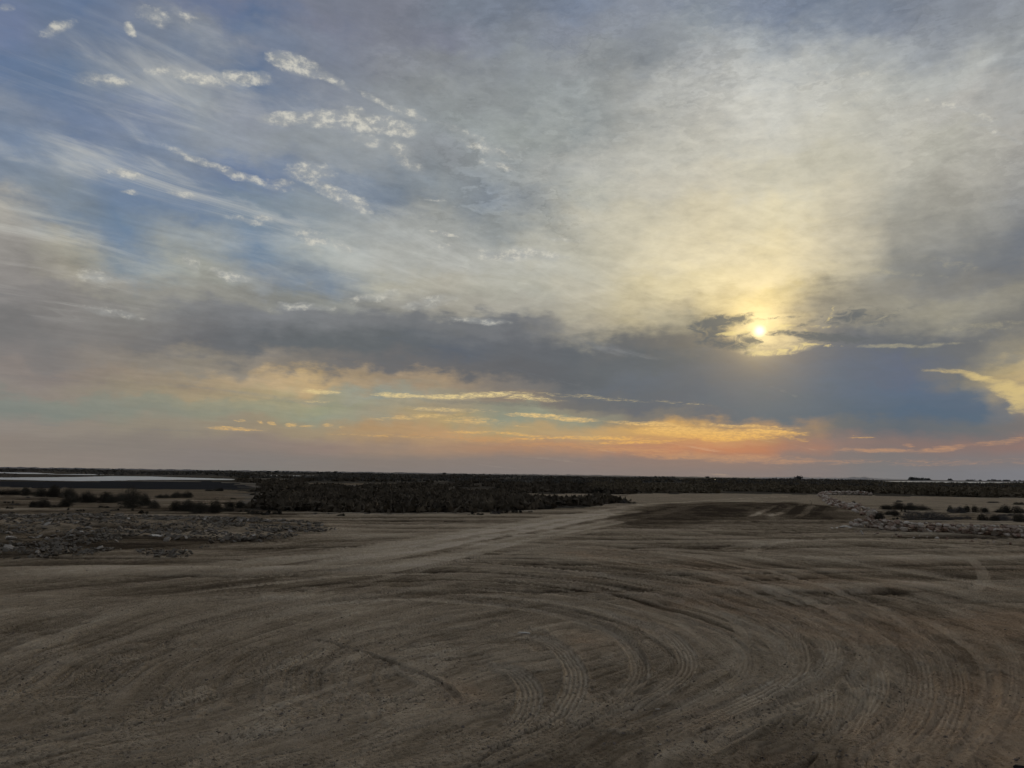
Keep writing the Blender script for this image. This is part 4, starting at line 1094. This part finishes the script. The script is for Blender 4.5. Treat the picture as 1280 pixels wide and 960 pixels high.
# bright pieces
WG = "bleached white pieces in the rubble"
for (px, py, wpx, l) in ((10, 682, 7, "brightest white angular piece at the lower left edge of the rubble"), (89, 679, 7, "flat white slab at the lower edge of the rubble, left of its twin"), (101, 676, 6, "whitish lump right beside the flat white slab at the rubble's lower edge"),
                         (194, 678, 14, "long thin white slab at the rubble's lower edge"), (70, 653, 3.5, "small white stone near the top of the rubble"), (160, 661.5, 5, "pale slab in the middle of the rubble"),
                         (72, 669.5, 3.5, "white stone in the left part of the rubble"), (178, 655, 4, "white stone near the upper edge of the rubble, beside a dark tuft"), (52, 669, 4, "white upright stone in the left part of the rubble"),
                         (263, 658, 5, "white rounded stone in the right part of the rubble"), (255, 661, 4, "small white stone left of the rounded one in the right part of the rubble"), (5, 663, 6, "pale piece at the photo's left edge in the rubble"),
                         (317, 674, 5, "pale sliver at the right lower edge of the rubble"), (233, 692, 5, "pale piece in the small separate heap below the rubble")):
    q = gp(px, py); s = wpx * q[1] / FPX
    tag(link("white_stone", rk.choice(WHT), (q[0], q[1], zat(*q) + s * .2 + .05), (rk.uniform(-.4, .4), rk.uniform(-.4, .4), rk.uniform(-.4, .4)), (s, s, s * (.4 if 'slab' in l or 'sliver' in l else .8))), l, 'stone', WG)
# pebbles and crumbs of dry soil scattered on the lot
M_CLOD = stone_mat("dry_clods", (0.10, 0.082, 0.068), (0.15, 0.127, 0.105), (0.24, 0.215, 0.19))
LOWC = [lowrock(rk, M_CLOD) for _ in range(8)]
K = 15000
iv = rng.uniform(1 / 26.0, 1 / 3.6, K); rr_ = 1 / iv; ta = rng.uniform(-.66, .66, K)
px_, py_ = np.sin(ta) * rr_, np.cos(ta) * rr_
ok = fbm(px_ / .5, py_ / .5, 3, 110) > .52
px_, py_ = px_[ok], py_[ok]
from mathutils.kdtree import KDTree
# rest every crumb on the finished ground sheet
sel = np.nonzero((np.hypot(GX, GY) < 27) & (np.abs(np.arctan2(GX, GY)) < .72))[0][::3]
kd = KDTree(len(sel))
for i, j in enumerate(sel): kd.insert((GX[j], GY[j], 0), i)
kd.balance()
def surf(x, y): return float(GH[sel[kd.find((x, y, 0))[1]]])
pts = []
for a, b_ in zip(px_, py_):
    s = float(rng.exponential(.008) + .005); s = min(s, .032)
    pts.append((a, b_, surf(a, b_) + s * .12, s, .7))
join_rocks("gravel", "crumbs of dry soil and small pebbles strewn over the sandy lot", pts, LOWC, M_CLOD, 'gravel', 9)
for (px, py, wpx, mt, l) in ((350, 815, 7, 'w', "single white pebble on the bare sand in the left foreground"), (822, 885, 8, 'w', "flat pale pebble on the sand right of the centre foreground"), (825, 929, 7, 'w', "small pale pebble near the bottom of the photo right of centre"),
                             (655, 788, 20, 'w', "thin pale sliver of stone on the sand left of the tyre arcs"), (72, 833, 4, 'w', "tiny white pebble at the far left of the foreground"), (1275, 958, 14, 'd', "black stone cut by the bottom right corner of the photo")):
    q = gp(px, py); s = wpx * q[1] / FPX; me = WHT[1] if mt == 'w' else rock_mesh("black_stone", rk, 2, .5, .4, .35, 7, M_DARKSTONE)
    sc = (s, s * .5, s * .22) if mt == 'w' else (s * 1.3, s * 1.3, s * 1.1)
    tag(link("pebble", me, (q[0], q[1], surf(*q) + .004), (0, 0, rk.uniform(-.4, .4)), sc), l, 'stone')
# thin weathered stake standing beyond the ruts
q = gp(1012, 634); V, F = sticks(random.Random(2), 1, .06, .95, .022); me = mesh_np("stake", V, F, M_STEM, True)
tag(link("stake", me, (q[0], q[1], zat(*q)), scale=(1, 1, .75)), "thin weathered stake standing on the sand left of the wall's far end", 'stake')
